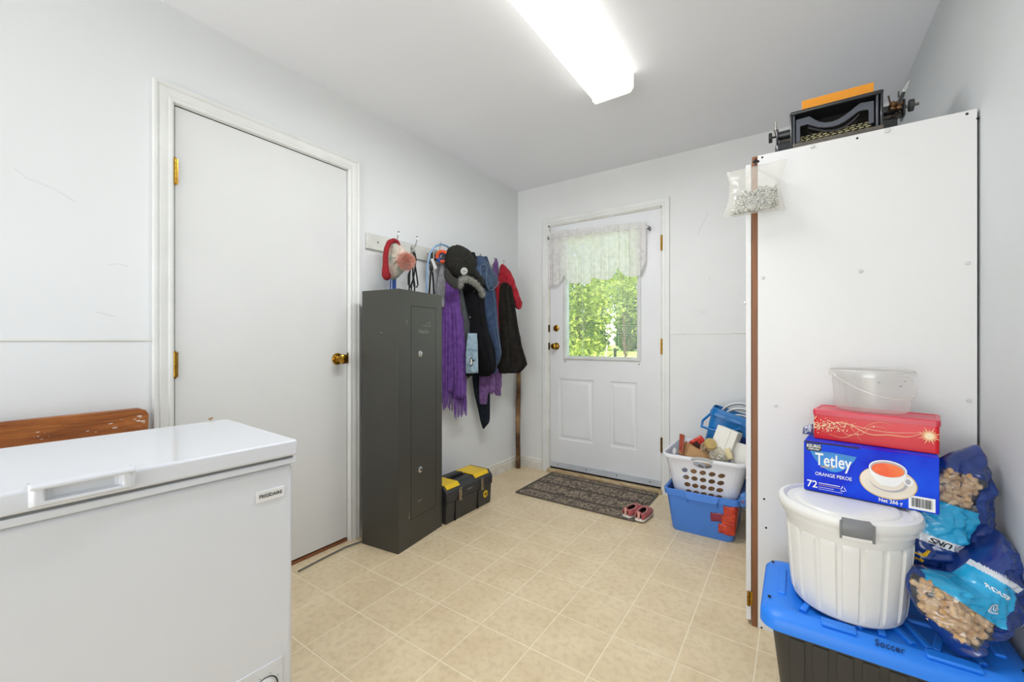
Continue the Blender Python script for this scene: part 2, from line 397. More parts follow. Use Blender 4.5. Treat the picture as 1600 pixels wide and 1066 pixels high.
for x in (wx0 + .135, wx1 - .150): b.tube([(x, yf + .0165, wz0), (x, yf + .0165, wz1)], .0014, 6)
b.build('blind_cord', mat('blind_cord', '#f1f2ec', .6), d2)
for z in (1.822, 1.070, .355): hinge(d2, (D2[1] + .001, YB - .004, z), (0, -1, 0), (-1, 0, 0), .105, M_brass if z > .5 else M_brassd)
knob(d2, (-1.672, yf, 1.066), (0, -1, 0), .025, .055, .030)
T = Matrix.Translation((-1.672, yf, 1.218)) @ Matrix.Rotation(R(90), 4, 'X')
db = MB().lathe([(.027, 0), (.027, .006), (.020, .011), (.010, .012)], 24, T=T).build('deadbolt', M_brass, d2)
MB().box(-1.676, -1.668, yf - .026, yf - .011, 1.203, 1.233).build('thumb_turn', M_brassd, db, bevel=.002)
b = MB().box(-1.741, -1.728, YB - .016, YB - .002, 1.985, 2.075)
b.build('strike_guard', M_white, d2, bevel=.001)
for z in (1.066, 1.218): MB().box(D2[0] + .001, D2[0] + .013, YB - .002, YB + .004, z - .03, z + .03).build('strike_plate', M_brassd, d2)
sw = MB().box(dx0, dx1, yf - .004, yf, dz0 - .002, dz0 + .045).build('door_sweep', mat('sweep_aluminium', '#d7dde4', .35, .2), d2, bevel=.001)
for k in range(4): MB().lathe([(.005, 0), (.004, .002)], 10, T=Matrix.Translation((-1.655 + k * .255, yf - .004, dz0 + .022)) @ Matrix.Rotation(R(90), 4, 'X')).build('screw_head', M_steel, sw)
MB().box(dx0, dx1, yf + .002, yb_, .031, dz0 - .002).build('door_gap_shade', M_gap, d2, smooth=0)  # dark strip painting the shade under the slab
b = MB(); b.box(D2[0] + .0121, D2[0] + .0139, yf + .004, yb_, .03, dz1 + .002); b.box(dx1 + .0001, dx1 + .0019, yf + .004, yb_, .03, dz1 + .002); b.box(D2[0] + .013, dx1, yf + .004, yb_, dz1 + .0001, dz1 + .0019)
b.build('door_gap_shade', M_gap, d2, smooth=0)  # dark strips painting the shade around the slab edges

# lace valance on a rod
val = thing('lace_valance', 'white lace valance with scalloped hem gathered over the window of the outside door', 'curtain', (-1.3, YB - .03, 1.58))
M_lace = bpy.data.materials.new('lace'); M_lace.use_nodes = True; nt = M_lace.node_tree; pb = nt.nodes['Principled BSDF']; out = nt.nodes['Material Output']
pb.inputs['Base Color'].default_value = lin('#f3f3ee'); pb.inputs['Roughness'].default_value = .8
tl = nt.nodes.new('ShaderNodeBsdfTranslucent'); tl.inputs[0].default_value = lin('#fdf5fa')
tr = nt.nodes.new('ShaderNodeBsdfTransparent'); tc = nt.nodes.new('ShaderNodeTexCoord')
v1 = nt.nodes.new('ShaderNodeTexVoronoi'); v1.inputs['Scale'].default_value = 95
n1 = nt.nodes.new('ShaderNodeTexNoise'); n1.inputs['Scale'].default_value = 26; n1.inputs['Detail'].default_value = 3
r1 = nt.nodes.new('ShaderNodeMapRange'); r1.inputs[1].default_value = .42; r1.inputs[2].default_value = .56; r1.inputs[3].default_value = .26; r1.inputs[4].default_value = .03
r2 = nt.nodes.new('ShaderNodeMapRange'); r2.inputs[1].default_value = .12; r2.inputs[2].default_value = .55; r2.inputs[3].default_value = 1.1; r2.inputs[4].default_value = .45
nt.links.new(tc.outputs['Object'], v1.inputs['Vector']); nt.links.new(tc.outputs['Object'], n1.inputs['Vector'])
nt.links.new(n1.outputs['Fac'], r1.inputs[0]); nt.links.new(v1.outputs['Distance'], r2.inputs[0])
mu = nt.nodes.new('ShaderNodeMath'); mu.operation = 'MULTIPLY'; mu.use_clamp = True
nt.links.new(r1.outputs[0], mu.inputs[0]); nt.links.new(r2.outputs[0], mu.inputs[1])
m1 = nt.nodes.new('ShaderNodeMixShader'); m1.inputs[0].default_value = .42; nt.links.new(pb.outputs[0], m1.inputs[1]); nt.links.new(tl.outputs[0], m1.inputs[2])
m2 = nt.nodes.new('ShaderNodeMixShader'); nt.links.new(mu.outputs[0], m2.inputs[0]); nt.links.new(m1.outputs[0], m2.inputs[1]); nt.links.new(tr.outputs[0], m2.inputs[2])
nt.links.new(m2.outputs[0], out.inputs[0])
vx0, vx1 = -1.722, -.905
hem = [(862, 447), (872, 445), (880, 438), (883, 430), (887, 441), (896, 444), (904, 443), (908, 441), (916, 444), (924, 442), (928, 434), (933, 436), (945, 438), (957, 436), (962, 428), (965, 416), (970, 424), (978, 432), (990, 434), (1000, 430), (1006, 420), (1012, 400)]
hz = sorted((PY(x, y, YB - .035).x, PY(x, y, YB - .035).z) for x, y in hem)
hz = [(a, c) for a, c in hz]
def valance(zt0, zt1, off, name, hemmed=True, rows=14, sc=1.0):
    b = MB(); N = 180; rr = []
    for j in range(rows + 1):
        t = j / rows; row = []
        for i in range(N + 1):
            s = i / N; x = vx0 + (vx1 - vx0) * s
            ztop = zt0 + (zt1 - zt0) * s + (.008 * math.sin(s * 140) if not hemmed else 0)
            zb = interp([(a, c) for a, c in hz], x)[0] if hemmed else ztop - .05 - 0 * s
            z = ztop + (zb - ztop) * t
            amp = (.008 + .018 * t) * sc
            y = YB - .048 - off + amp * (math.sin(s * 62 + .6 * math.sin(s * 9)) * .7 + .3 * math.sin(s * 121 + 1))
            row.append((x, y, z))
        rr.append(row)
    b.rings(rr, cap=False, close=False); return b.build(name, M_lace, val, W=True)
valance(1.985, 1.945, 0, 'lace_panel'); valance(2.025, 1.985, .004, 'ruffle', False, 4, .5)
MB().tube([(vx0 + .005, YB - .048, 1.980), (vx1 + .02, YB - .048, 1.940)], .005, 8).build('rod', M_white, val, W=True)
MB().box(vx1 + .010, vx1 + .022, YB - .050, YB + .006, 1.925, 1.95).build('rod_bracket', M_steel, val, W=True, bevel=.002)
MB().box(vx0 - .004, vx0 + .008, YB - .050, YB + .006, 1.965, 1.99).build('rod_bracket', M_steel, val, W=True, bevel=.002)

# ---- ceiling light
cl = thing('ceiling_light', 'long white wraparound fluorescent light fixture on the ceiling', 'light', (-.775, 1.45, ZC))
M_diff = mat('lit_diffuser', '#fffdf6', .4, emit=1.7)
ly0, ly1, lx0, lx1, lz = .86, 2.062, -.885, -.672, 2.36
b = MB(); pr = [(lx0, ZC - .012), (lx0 + .002, lz + .02), (lx0 + .016, lz), (lx1 - .016, lz), (lx1 - .002, lz + .02), (lx1, ZC - .012)]
b.rings([[(x, y, z) for x, z in pr] for y in (ly0 + .012, ly1 - .012)])
b.build('diffuser', M_diff, cl, W=True, smooth=0)
M_cap = mat('diffuser_cap', '#f4f3ea', .4, emit=.5)
for ya, yb2 in ((ly0, ly0 + .0115), (ly1 - .0115, ly1)):
    b = MB(); pq = [(lx0 - .004, ZC), (lx0 - .003, lz + .016), (lx0 + .014, lz - .004), (lx1 - .014, lz - .004), (lx1 + .003, lz + .016), (lx1 + .004, ZC)]
    b.rings([[(x, y, z) for x, z in pq] for y in (ya, yb2)]); b.build('end_cap', M_cap, cl, W=True, bevel=.002)
MB().box(lx0 + .01, lx1 - .01, ly0 + .012, ly1 - .012, ZC - .011, ZC).build('fixture_pan', M_white, cl, W=True)

# ================================================================ OUTSIDE (seen through the door window)
b = MB(); ys = [YB + WT + .02, 8, 14, 20, 27, 36, 60]; zs = [-.18, -.05, .12, .27, .44, .46, .5]
b.rings([[(-60, y, z), (-20, y, z), (0, y, z), (30, y, z)] for y, z in zip(ys, zs)], cap=False, close=False)
struct(tag(b.build('ground', mat('lawn_grass', '#a3b455', .9, var=(.9, .5), col2='#7f9a3c', bump=(40, .5)), smooth=60)))
def leaf_mat(n, c1, c2):
    m = mat(n, c1, .5, var=(1.7, .2), col2=c2, spec=.3); nt = m.node_tree; pb = nt.nodes['Principled BSDF']
    t = nt.nodes.new('ShaderNodeBsdfTranslucent'); t.inputs[0].default_value = lin(c1); mx = nt.nodes.new('ShaderNodeMixShader'); mx.inputs[0].default_value = .35
    nt.links.new(pb.outputs[0], mx.inputs[1]); nt.links.new(t.outputs[0], mx.inputs[2]); nt.links.new(mx.outputs[0], nt.nodes['Material Output'].inputs[0]); return m
M_leaf = leaf_mat('leaf_green', '#aebc52', '#4a6b28'); M_leafd = leaf_mat('leaf_dark', '#3f6a24', '#2a4a1c'); M_bark = mat('bark', '#4a3c2c', .9, bump=(30, .5))
def tree(name, label, x, y, zb, blobs, nleaf, size, ml, seed, trunk=.09, inner=None):
    rnd = random.Random(seed); t = thing(name, label, 'tree', (x, y, zb)); b = MB(); tot = sum(r ** 2 for _, _, _, r in blobs)
    for cx, cy, cz, r in blobs:
        for _ in range(int(nleaf * r * r / tot)):
            d = Vector((rnd.gauss(0, 1), rnd.gauss(0, 1), rnd.gauss(0, 1))).normalized() * r * (rnd.random() ** .33) * (1 + .18 * rnd.gauss(0, 1))
            c = Vector((cx, cy, cz)) + d; q = Vector((rnd.gauss(0, 1), rnd.gauss(0, 1), rnd.gauss(0, .6))).normalized()
            u = q.orthogonal().normalized(); u.rotate(Matrix.Rotation(rnd.random() * 6.28, 3, q)); v = q.cross(u); s = size * (.6 + .8 * rnd.random())
            b.add([c - u * s, c + v * s * .45, c + u * s, c - v * s * .45], [(0, 1, 2, 3)])
    tag(b.build('foliage', ml, t, smooth=0), kind='stuff')
    b = MB(); top = max(c[2] for c in blobs)
    b.tube([(0, 0, -.1), (.03, .02, top * .3), (-.04, 0, top * .6), (0, 0, top)], [trunk, trunk * .8, trunk * .5, trunk * .2], 8)
    for cx, cy, cz, r in blobs: b.tube([(0, 0, cz * .4), (cx * .5, cy * .5, cz * .75), (cx, cy, cz)], [trunk * .45, trunk * .3, trunk * .1], 6)
    b.build('trunk', M_bark, t)
def out(px, Y): r = ray(px, 533); return r.x * Y / r.y
tree('leafy_tree', 'bright green leafy tree filling the left of the door window', out(905, 11), 11, .03,
     [(0, 0, 1.0, .75), (-.7, .2, 1.5, .8), (.5, -.1, 2.0, .8), (-.3, 0, 2.7, 1.0), (.9, .4, 3.2, .8), (-1.1, .4, .7, .6), (-.1, 0, 3.8, .9), (.35, -.1, .75, .5)], 7000, .075, M_leaf, 3)
tree('leafy_tree', 'sparse light green branches against dark hedge at the right of the door window', out(975, 9.5), 9.5, 0,
     [(0, 0, 2.0, .42), (.35, .1, 2.5, .5), (-.35, 0, 2.35, .45), (.45, 0, 1.55, .28), (.2, 0, 3.0, .6), (.55, .2, 2.0, .35)], 1300, .06, M_leaf, 5, trunk=.03)
for k, px_ in enumerate((878, 930, 982, 1034)):
    Y = 27
    tree('cedar_tree', ['dark columnar cedar at the far left of the tree line', 'dark columnar cedar behind the bright leafy tree', 'dark columnar cedar behind the sparse branches', 'dark columnar cedar at the far right of the tree line'][k],
         out(px_, Y), Y, .44, [(0, 0, .8, .82), (0, 0, 2.1, .86), (0, 0, 3.5, .86), (0, 0, 5.0, .82), (0, 0, 6.4, .75), (0, 0, 7.7, .6)], 5200, .17, M_leafd, 20 + k, trunk=.2)
o = MB().tube([(0, 0, -.2), (.005, 0, .35), (0, 0, .78)], [.055, .05, .05], 8).build('fence_post', mat('weathered_wood', '#4b4a3a', .9, bump=(30, .3))); o.location = (out(961, 13), 13, .10)
tag(o, 'short dark post standing on the lawn at lower right of the door window', 'post')
o = MB().tube([(0, 0, -.2), (.10, 0, .55), (.17, 0, 1.0)], .016, 6).build('garden_stake', mat('pale_stake', '#b9b69a', .8)); o.location = (out(938, 9.0), 9.0, .02)
tag(o, 'thin leaning pale stake on the lawn beyond the door window', 'stake')

# ================================================================ FREEZER
FA = R(-3.0)   # the freezer stands slightly turned from the wall
fr = thing('chest_freezer', 'white chest freezer with a closed lid in the lower left foreground', 'freezer', (-1.128, .610, 0), FA)
# local frame: +x out of the front, -y along its length
L_, D_, H_ = 1.0, .50, .84
MB().box(-D_ + .006, -.012, -L_ + .01, -.006, .03, .775).build('cabinet', M_enamel, fr, bevel=.012, seg=3)
MB().box(-D_ + .002, -.004, -L_, 0, .776, .792).build('rim', M_enamel, fr, bevel=.003)
MB().box(-D_ + .03, -.010, -L_ + .012, -.008, .792, .799).build('gasket', mat('gasket_grey', '#8c8c8a', .7), fr)
MB().box(-D_ - .002, 0, -L_ - .002, .002, .798, H_).build('lid', M_enamel, fr, bevel=.006, seg=3)
inv = wm(fr).inverted(); nrm = wm(fr).to_3x3() @ Vector((1, 0, 0)); P0 = wm(fr) @ Vector((0, 0, 0))
def FP(px, py, off=0.0):      # pixel -> freezer-local point on its front plane
    r = ray(px, py); o = Vector((0, 0, EYE)); t = (P0 + nrm * off - o).dot(nrm) / r.dot(nrm); return inv @ (o + r * t)
ha, hb = FP(48, 800), FP(207, 760); y0h, y1h = ha.y, hb.y
b = MB(); N = 16; rr = []
# scooped grip: frame around a recess with a lip standing proud of the lid
def grip(i, x): return [(x, y0h + i, .808 - .0 + i * .4), (x, y1h - i, .808 + i * .4), (x, y1h - i, H_ + .006 - i * .35), (x, y0h + i, H_ + .006 - i * .35)]
b.rings([grip(-.004, -.004), grip(-.003, .008), grip(.004, .014), grip(.016, .013), grip(.020, .004), grip(.028, .0006)], cap=False); b.poly(grip(.028, .0006))
b.build('handle', M_enamel, fr, bevel=.002, smooth=50)
lp = MB().box(-.03, .016, y0h - .003, y1h + .003, H_ - .002, H_ + .006).build('handle_lip', M_enamel, fr, bevel=.003, seg=3)
A, B2, Cc, Dd = FP(401, 770, -.01), FP(444, 759, -.01), FP(444, 776, -.01), FP(401, 786, -.01)
bx0, bx1, bz0, bz1 = A.y, B2.y, (Cc.z + Dd.z) / 2, (A.z + B2.z) / 2
o = MB().box(-.012, -.0095, bx0, bx1, bz0, bz1).build('name_plate', mat('badge_white', '#f3f3f2', .25), fr, bevel=.0008)
text('FRIGIDAIRE', .0125, (-.0092, (bx0 + bx1) / 2, (bz0 + bz1) / 2), (0, 1, 0), (0, 0, 1), M_ink, o, .008, W=False, fit=(bx1 - bx0) * .82)
A = FP(442, 1024, -.01); pz = A.z; py1 = A.y; py0 = FP(330, 1080, -.01).y
cp = MB().box(-.012, -.0085, py0, py1, pz - .13, pz).build('control_panel', mat('panel_white', '#e3e6ea', .3), fr, bevel=.0015)
kc = FP(424, 1062, -.005); kz = pz - .062; ky = py1 - .045
dial = MB().lathe([(.024, 0), (.024, .003), (.019, .004), (.017, .014), (.010, .0155)], 32, T=Matrix.Translation((-.0085, ky, kz)) @ Matrix.Rotation(R(90), 4, 'Y')).build('dial', M_white, fr)
b = MB()
for k in range(24):
    a0 = R(-60 + k * 11); a1 = R(-60 + (k + 1) * 11); w0 = .0012 + .0028 * (1 - k / 24)
    b.poly([(-.0080, ky + math.cos(a) * q, kz + math.sin(a) * q) for a, q in ((a0, .029), (a0, .029 + w0), (a1, .029 + w0), (a1, .029))])
b.build('dial_scale', M_ink, cp, smooth=0)
b = MB()
for k in range(7): a = R(-50 + k * 40); b.ball((-.0082, ky + math.cos(a) * .037, kz + math.sin(a) * .037), .0012, 6)
tag(b.build('dial_marks', M_ink, cp), kind='stuff')
c = PZ(338, 653, H_)
o = MB().ball((0, 0, .004), .006, 8, sc=(1.3, .8, .7)).ball((.008, .003, .007), .004, 8, sc=(1, 1, .9)).tube([(-.01, 0, .002), (-.02, .006, .0025)], .0022, 6).build('crumb', mat('crumb_tan', '#b79572', .8)); o.location = (c.x + .03, c.y - .03, H_)
tag(o, 'tiny tan crumb lying on the back corner of the freezer lid', 'crumb')

# wooden bench standing behind the freezer (only its back rail shows)
M_wood = mat('orange_pine', '#b06a30', .45, var=(9, .3), col2='#7f441c', stretch=(3, .8, 7), bump=(26, .15), coat=.2)
mottled(M_wood, '#96541f', '#5a3014', 22, .5, (9, .04))
bn = thing('wooden_bench', 'orange pine plank backrest with chipped paint behind the freezer', 'bench', (XL + .03, .2, 0))
pts = [(-.70, .700), (.295, .700), (.318, .712), (.320, .835), (.312, .853), (.292, .862), (-.70, .862)]
MB().prism(pts, lambda p_, q_, t: (t, p_, q_), 0, .026).build('back_rail', M_wood, bn, bevel=.003)
M_chip = mat('chipped_paint', '#e8e4da', .8)
b = MB(); rnd = random.Random(4)
for k in range(46):
    cy, cz = rnd.choice([(-.09, .775), (.06, .795), (.20, .80), (.29, .815), (-.03, .76)]); y = cy + rnd.gauss(0, .03); z = min(.85, cz + rnd.gauss(0, .016)); s = rnd.uniform(.001, .006)
    if y > .31: continue
    b.poly([(.0264, y + s * math.cos(a) * 1.8 * rnd.uniform(.5, 1), z + s * .5 * math.sin(a) * rnd.uniform(.5, 1)) for a in [i * 1.05 for i in range(6)]])
tag(b.build('paint_chips', M_chip, bn, smooth=0), kind='stuff')
for y in (-.66, .22):
    MB().box(-.0, -.022, y, y + .06, 0, .845).build('post', M_wood, bn, bevel=.003)
MB().box(.0, .26, -.68, .28, .42, .445).build('seat', M_wood, bn, bevel=.004)
for y in (-.66, .22): MB().box(.20, .245, y, y + .045, 0, .42).build('leg', M_wood, bn, bevel=.003)
o = MB().tube([PZ(466, 893, .006), PZ(500, 875, .006), PZ(540, 855, .006), PZ(566, 846, .006)], .004, 8).build('cable', mat('grey_cable', '#6d6c68', .6))
tag(o, 'thin grey cable on the floor along the foot of the interior door', 'cable')

# ================================================================ STEEL CABINET
SA = R(7.3)   # front faces +x turned a little
sf = thing('steel_cabinet', 'tall narrow dark grey steel locker with two key locks beneath the coat rack', 'cabinet', (-1.706, 1.452, 0), SA)
M_safe = mat('textured_charcoal', '#403f39', .42, var=(2.5, .12), bump=(260, .12), spec=.55)
SW, SD, SH = .376, .258, 1.383
b = MB(); dy0, dy1, dzb, dzt = .098, .318, .14, 1.302
b.box(-SD, -.004, 0, SW, 0, SH)
def fl(i, x): return [(x, dy0 + i, dzb + i), (x, dy1 - i, dzb + i), (x, dy1 - i, dzt - i), (x, dy0 + i, dzt - i)]
b2 = MB(); 
for a in ((0, dy0, 0, SH), (dy1, SW, 0, SH)): b2.box(-.004, 0, a[0], a[1], a[2], a[3])
b2.box(-.004, 0, dy0, dy1, 0, dzb).box(-.004, 0, dy0, dy1, dzt, SH)
body = MB(); body.v, body.f, body.m = b.v, b.f, b.m; body.build('body', M_safe, sf, bevel=.002)
b2.build('front_frame', M_safe, sf, merge=True, smooth=0)
MB().box(-.0040, -.0012, dy0 + .0001, dy1 - .0001, dzb + .0001, dzt - .0001).build('door_gap_shade', M_gap, sf, smooth=0)  # dark sheet painting the shade in the gap around the locker door
dr = MB().box(-.0011, .0006, dy0 + .0032, dy1 - .0032, dzb + .0032, dzt - .0032).build('door', M_safe, sf, bevel=.0006)
for z in (1.038, .395):
    l = MB().lathe([(.0175, 0), (.0175, .004), (.014, .007), (.009, .008)], 24, T=Matrix.Translation((.0006, .172, z)) @ Matrix.Rotation(R(90), 4, 'Y')).build('lock', M_chrome, dr)
    MB().box(.0085, .0095, .1705, .1735, z - .006, z + .006).build('keyhole', M_ink, l)
M_emb = mat('embossed_charcoal', '#77776e', .5)
text('Hamlin', .035, (.0009, .207, 1.163), (0, 1, 0), (0, 0, 1), M_emb, dr, .01, W=False, fit=.085)
b = MB().box(.0006, .0012, .195, .265, 1.195, 1.198).box(.0006, .0012, .225, .228, 1.198, 1.215).box(.0006, .0012, .235, .262, 1.213, 1.216).box(.0006, .0012, .259, .262, 1.185, 1.216).build('emblem', M_emb, dr, smooth=0)
M_scr = mat('bare_scratch', '#a8a59a', .5)
b = MB().tube([(.001, .155, .222), (.001, .172, .224), (.001, .185, .222)], .0012, 4).tube([(.0008, .08, .17), (.0008, .087, .15), (.0008, .086, .19)], .0008, 4).tube([(.0008, .06, 1.222), (.0008, .068, 1.20)], .0012, 4)
tag(b.ball((-.115, -.0008, 1.155), .003, 6).build('scratches', M_scr, sf), kind='stuff')

# ================================================================ TOOLBOX
tb = thing('toolbox', 'black plastic toolbox with yellow organiser lids on the floor beside the locker', 'toolbox', (-1.955, 1.840, 0))
M_tb = mat('toolbox_black', '#313134', .42, var=(12, .15), bump=(150, .05)); M_yel = mat('toolbox_yellow', '#f2c80c', .38, var=(8, .08)); M_tbg = mat('toolbox_grey', '#3b3a37', .5)
TW, TL = .226, .455
body = [(.012, 0), (TW - .012, 0), (TW - .004, .13), (.004, .13)]
b = MB().prism(body, lambda p_, q_, t: (p_, t, q_), .006, TL - .006); b.build('body', M_tbg, tb, bevel=.006)
for y in (.08, .30): MB().box(TW - .010, TW - .001, y, y + .004, .004, .126).build('body_rib', M_ink, tb)
lid = [(0, .130), (TW, .130), (TW + .002, .190), (TW - .030, .226), (.030, .226), (0, .190)]
ld = MB().prism(lid, lambda p_, q_, t: (p_, t, q_), 0, TL).build('lid', M_tb, tb, bevel=.007, seg=3)
for ya, yb2 in ((-.0, .128), (.268, .425)):
    pts = [(.045, .2265), (TW - .030, .2265), (TW - .012, .210)]
    b = MB().rings([[(x, y, z) for x, z in ((.045, .226), (TW - .030, .226), (TW - .010, .206), (TW - .007, .210), (TW - .027, .231), (.045, .231))] for y in (ya + .012, yb2)])
    b.build('organiser_lid', M_yel, ld, bevel=.002)
hd = MB().tube([(TW * .5, .135, .228), (TW * .5, .15, .236), (TW * .5, .245, .236), (TW * .5, .262, .228)], .011, 10).build('handle', M_tb, tb)
MB().box(TW * .5 - .030, TW * .5 + .030, .135, .262, .2262, .2268).build('handle_recess', M_ink, ld)
M_latch = mat('latch_metal', '#a89c86', .35, .8, var=(60, .5))
for y in (.106, .325):
    l = MB().box(TW + .001, TW + .008, y, y + .026, .118, .198).build('latch', M_latch, tb, bevel=.003)
    MB().box(TW + .0081, TW + .012, y + .004, y + .022, .128, .150).build('latch_hook', M_latch, l, bevel=.002)
bd = MB().lathe([(.024, 0), (.022, .0015)], 28, T=Matrix.Translation((TW - .006, .385, .075)) @ Matrix.Rotation(R(90), 4, 'Y')).build('round_sticker', M_yel, tb)
MB().box(TW - .0044, TW - .0040, .368, .402, .072, .078).box(TW - .0044, TW - .0040, .382, .388, .058, .092).build('sticker_print', M_ink, bd, smooth=0)
o = text('STANLEY', .012, (TW + .0012, .215, .165), (0, 1, 0), (0, 0, 1), mat('silver_print', '#9a9a9a', .4), ld, .02, W=False)

# ================================================================ COAT RACK
rk = thing('coat_rack', 'white painted board with metal coat hooks mounted on the left wall', 'coat rack', (XL, 1.507, 1.69))
RT, RB = .046, -.044
MB().box(0, .018, 0, 1.377, RB, RT).build('board', mat('rack_board', '#dfe0da', .45, var=(18, .1)), rk, bevel=.002)
for y in (.075, .475, 1.30): MB().lathe([(.005, 0), (.005, .001)], 10, T=Matrix.Translation((.018, y, .002)) @ Matrix.Rotation(R(90), 4, 'Y')).build('screw', M_steel, rk)
hooks = []
def hook(y, m=M_chrome):
    b = MB(); b.box(.018, .021, y - .010, y + .010, -.030, .030)
    b.tube([(.021, y, .012), (.032, y, .010), (.048, y, .022), (.060, y, .045), (.066, y + .004, .072), (.062, y + .006, .082)], [.0045, .004, .004, .004, .0035, .003], 8); b.ball((.062, y + .006, .084), .006, 8)
    b.tube([(.021, y, -.010), (.034, y, -.022), (.044, y, -.018), (.046, y, -.004)], .0038, 8); b.ball((.046, y, -.002), .005, 8)
    return b.build('hook', m, rk)
for y in (.185, .335, .545, .665, .80, .98, 1.16, 1.29): hook(y)

# ---- clothes: lofted garments
def cloth(name, rows, X, ang, D, mats, parent=None, label=None, cat=None, folds=(5, .12), seed=0, n=36, nr=26, back=.35, wob=.3, sub=0, solid=None, group=None, off=0.0, mcol=None):
    """rows (y_px, xl_px, xr_px[, depth]) traced on a vertical plane through the rack wall at X, turned by ang; closed tube with folds"""
    ym = rows[0][0]; c0 = PX((rows[0][1] + rows[0][2]) / 2, ym, X); e = Vector((math.sin(ang), math.cos(ang), 0)); nn = Vector((math.cos(ang), -math.sin(ang), 0))
    def hit(px, py):
        r = ray(px, py); t = (c0 - Vector((0, 0, EYE))).dot(nn) / r.dot(nn); q = Vector((0, 0, EYE)) + r * t; return (q - c0).dot(e), q.z
    tab = []
    for r in rows:
        ul, z = hit(r[1], r[0]); ur, z2 = hit(r[2], r[0]); tab.append((-(z + z2) / 2, ul, ur, r[3] if len(r) > 3 else D))
    rr = []; za, zb = tab[0][0], tab[-1][0]; k, A = folds
    for i in range(nr + 1):
        s = i / nr; zz = za + (zb - za) * s; ul, ur, d = interp(tab, zz); ring = []; uc, W_ = (ul + ur) / 2, (ur - ul) / 2
        for j in range(n):
            ph = 2 * math.pi * j / n; c, sn = math.cos(ph), math.sin(ph); fr_ = max(0, sn)
            w1 = k * c * 1.5 + seed + wob * math.sin(s * 5 + seed); w2 = k * 2.3 * c + seed * 2 + s * 2.5
            ff = A * d * (.35 - (1 - abs(math.sin(w1)) ** .55) * 1.1 + .35 * math.sin(w2)) * (fr_ ** .4) * (.45 + .55 * s)
            dep = d * (sn if sn > 0 else sn * back) + ff
            nz = noise.noise(Vector((c * 2 + seed, s * 5, seed))) * d * .18
            q = c0 + e * (uc + W_ * c) + nn * (dep + nz * fr_ + off)
            q.z = -zz; q.x = max(q.x, XL + .004); ring.append(q)
        rr.append(ring)
    b = MB(); b.rings(rr)
    top = parent is None
    if top:
        t = thing(name, label, cat, (c0.x, c0.y, -za), group=group); b.build('cloth' if mcol is None else mcol, mats, t, W=True, smooth=180); return t
    return b.build(name, mats, parent, W=True, smooth=180)
def fab(n, c, **k): k.setdefault('var', (30, .25)); k.setdefault('bump', (350, .35)); k.setdefault('sheen', .15); return mat(n, c, k.pop('rough', .9), **k)
def puff(outline, X, ang, Tk, seed=1, fn=None, p=2.4, pw=.5, na=120, nr=22, back=.6, n_amp=.004, n_f=9.0):
    """closed soft shape: an outline traced on a vertical plane at X turned by ang, swelling to both sides"""
    cx = sum(q[0] for q in outline) / len(outline); cy = sum(q[1] for q in outline) / len(outline)
    c0 = PX(cx, cy, X); e_ = Vector((math.sin(ang), math.cos(ang), 0)); nn = Vector((math.cos(ang), -math.sin(ang), 0))
    def hit(px, py):
        r = ray(px, py); t = (c0 - Vector((0, 0, EYE))).dot(nn) / r.dot(nn); return Vector((0, 0, EYE)) + r * t
    P = [(x - cx, y - cy) for x, y in outline]; b = MB()
    def RR(an):
        dx, dy = math.cos(an), math.sin(an); best = .5
        for (x0, y0), (x1, y1) in zip(P, P[1:] + P[:1]):
            ex, ey = x1 - x0, y1 - y0; det = dx * -ey + dy * ex
            if abs(det) < 1e-9: continue
            r = (x0 * -ey + y0 * ex) / det; q = (dx * y0 - dy * x0) / det
            if r > 0 and -.001 <= q <= 1.001: best = max(best, r)
        return best
    rad = [RR(2 * math.pi * i / na) for i in range(na)]; rad = [(rad[i - 1] + 2 * rad[i] + rad[(i + 1) % na]) / 4 for i in range(na)]
    def S(i, rho, k):
        an = 2 * math.pi * i / na; x, y = rad[i % na] * rho * math.cos(an), rad[i % na] * rho * math.sin(an); e = max(0, 1 - rho ** p) ** pw
        ff = (fn(x, y, rho, an) if fn else 0) + n_amp * noise.noise(Vector((x / n_f + seed, y / n_f, seed)))
        q = hit(cx + x, cy + y) + nn * (k * e * Tk + (e * ff if k > 0 else 0)); q.x = max(q.x, XL + .003); return q
    rr = [[S(i, (j / nr) ** .8, 1) for i in range(na)] for j in range(nr, 0, -1)]; b.rings(rr, cap=False)
    c = S(0, 0, 1); base = len(b.v); b.v.append(c); n0 = base - na
    for i in range(na): b.f.append((n0 + i, n0 + (i + 1) % na, base)); b.m.append(0)
    rr = [[S(i, (j / 6), -back) for i in range(na)] for j in range(6, 0, -1)]; b.rings(rr, cap=False); base = len(b.v); b.v.append(S(0, 0, -back)); n0 = base - na
    for i in range(na): b.f.append((n0 + i, n0 + (i + 1) % na, base)); b.m.append(0)
    return b, hit, nn
M_purp = fab('purple_knit', '#7a4da3', col2='#5e3888'); M_purs = fab('purple_cotton', '#7b5690', col2='#64447a'); M_blk = fab('black_wool', '#131317', var=(20, .4), sheen=0, spec=.2); M_char = fab('charcoal_fleece', '#2a2622', col2='#1e1b19', sheen=0, spec=.2)
M_navy = fab('navy_cotton', '#1a222e', col2='#121822', sheen=0, spec=.3); M_blue = fab('blue_sweatshirt', '#3c5273', col2='#2c3f5e'); M_bluel = fab('light_blue_piping', '#6a7f9e'); M_red = fab('red_fleece', '#b8172f', col2='#8f1022')
M_denim = fab('pale_denim', '#a9c0cd', col2='#7f9cb0', var=(40, .2)); M_grey = fab('silver_knit', '#a4a3a6', col2='#838287'); M_leath = mat('dark_grey_lining', '#3c4045', .45, bump=(60, .4), var=(14, .3))
A25 = R(25)
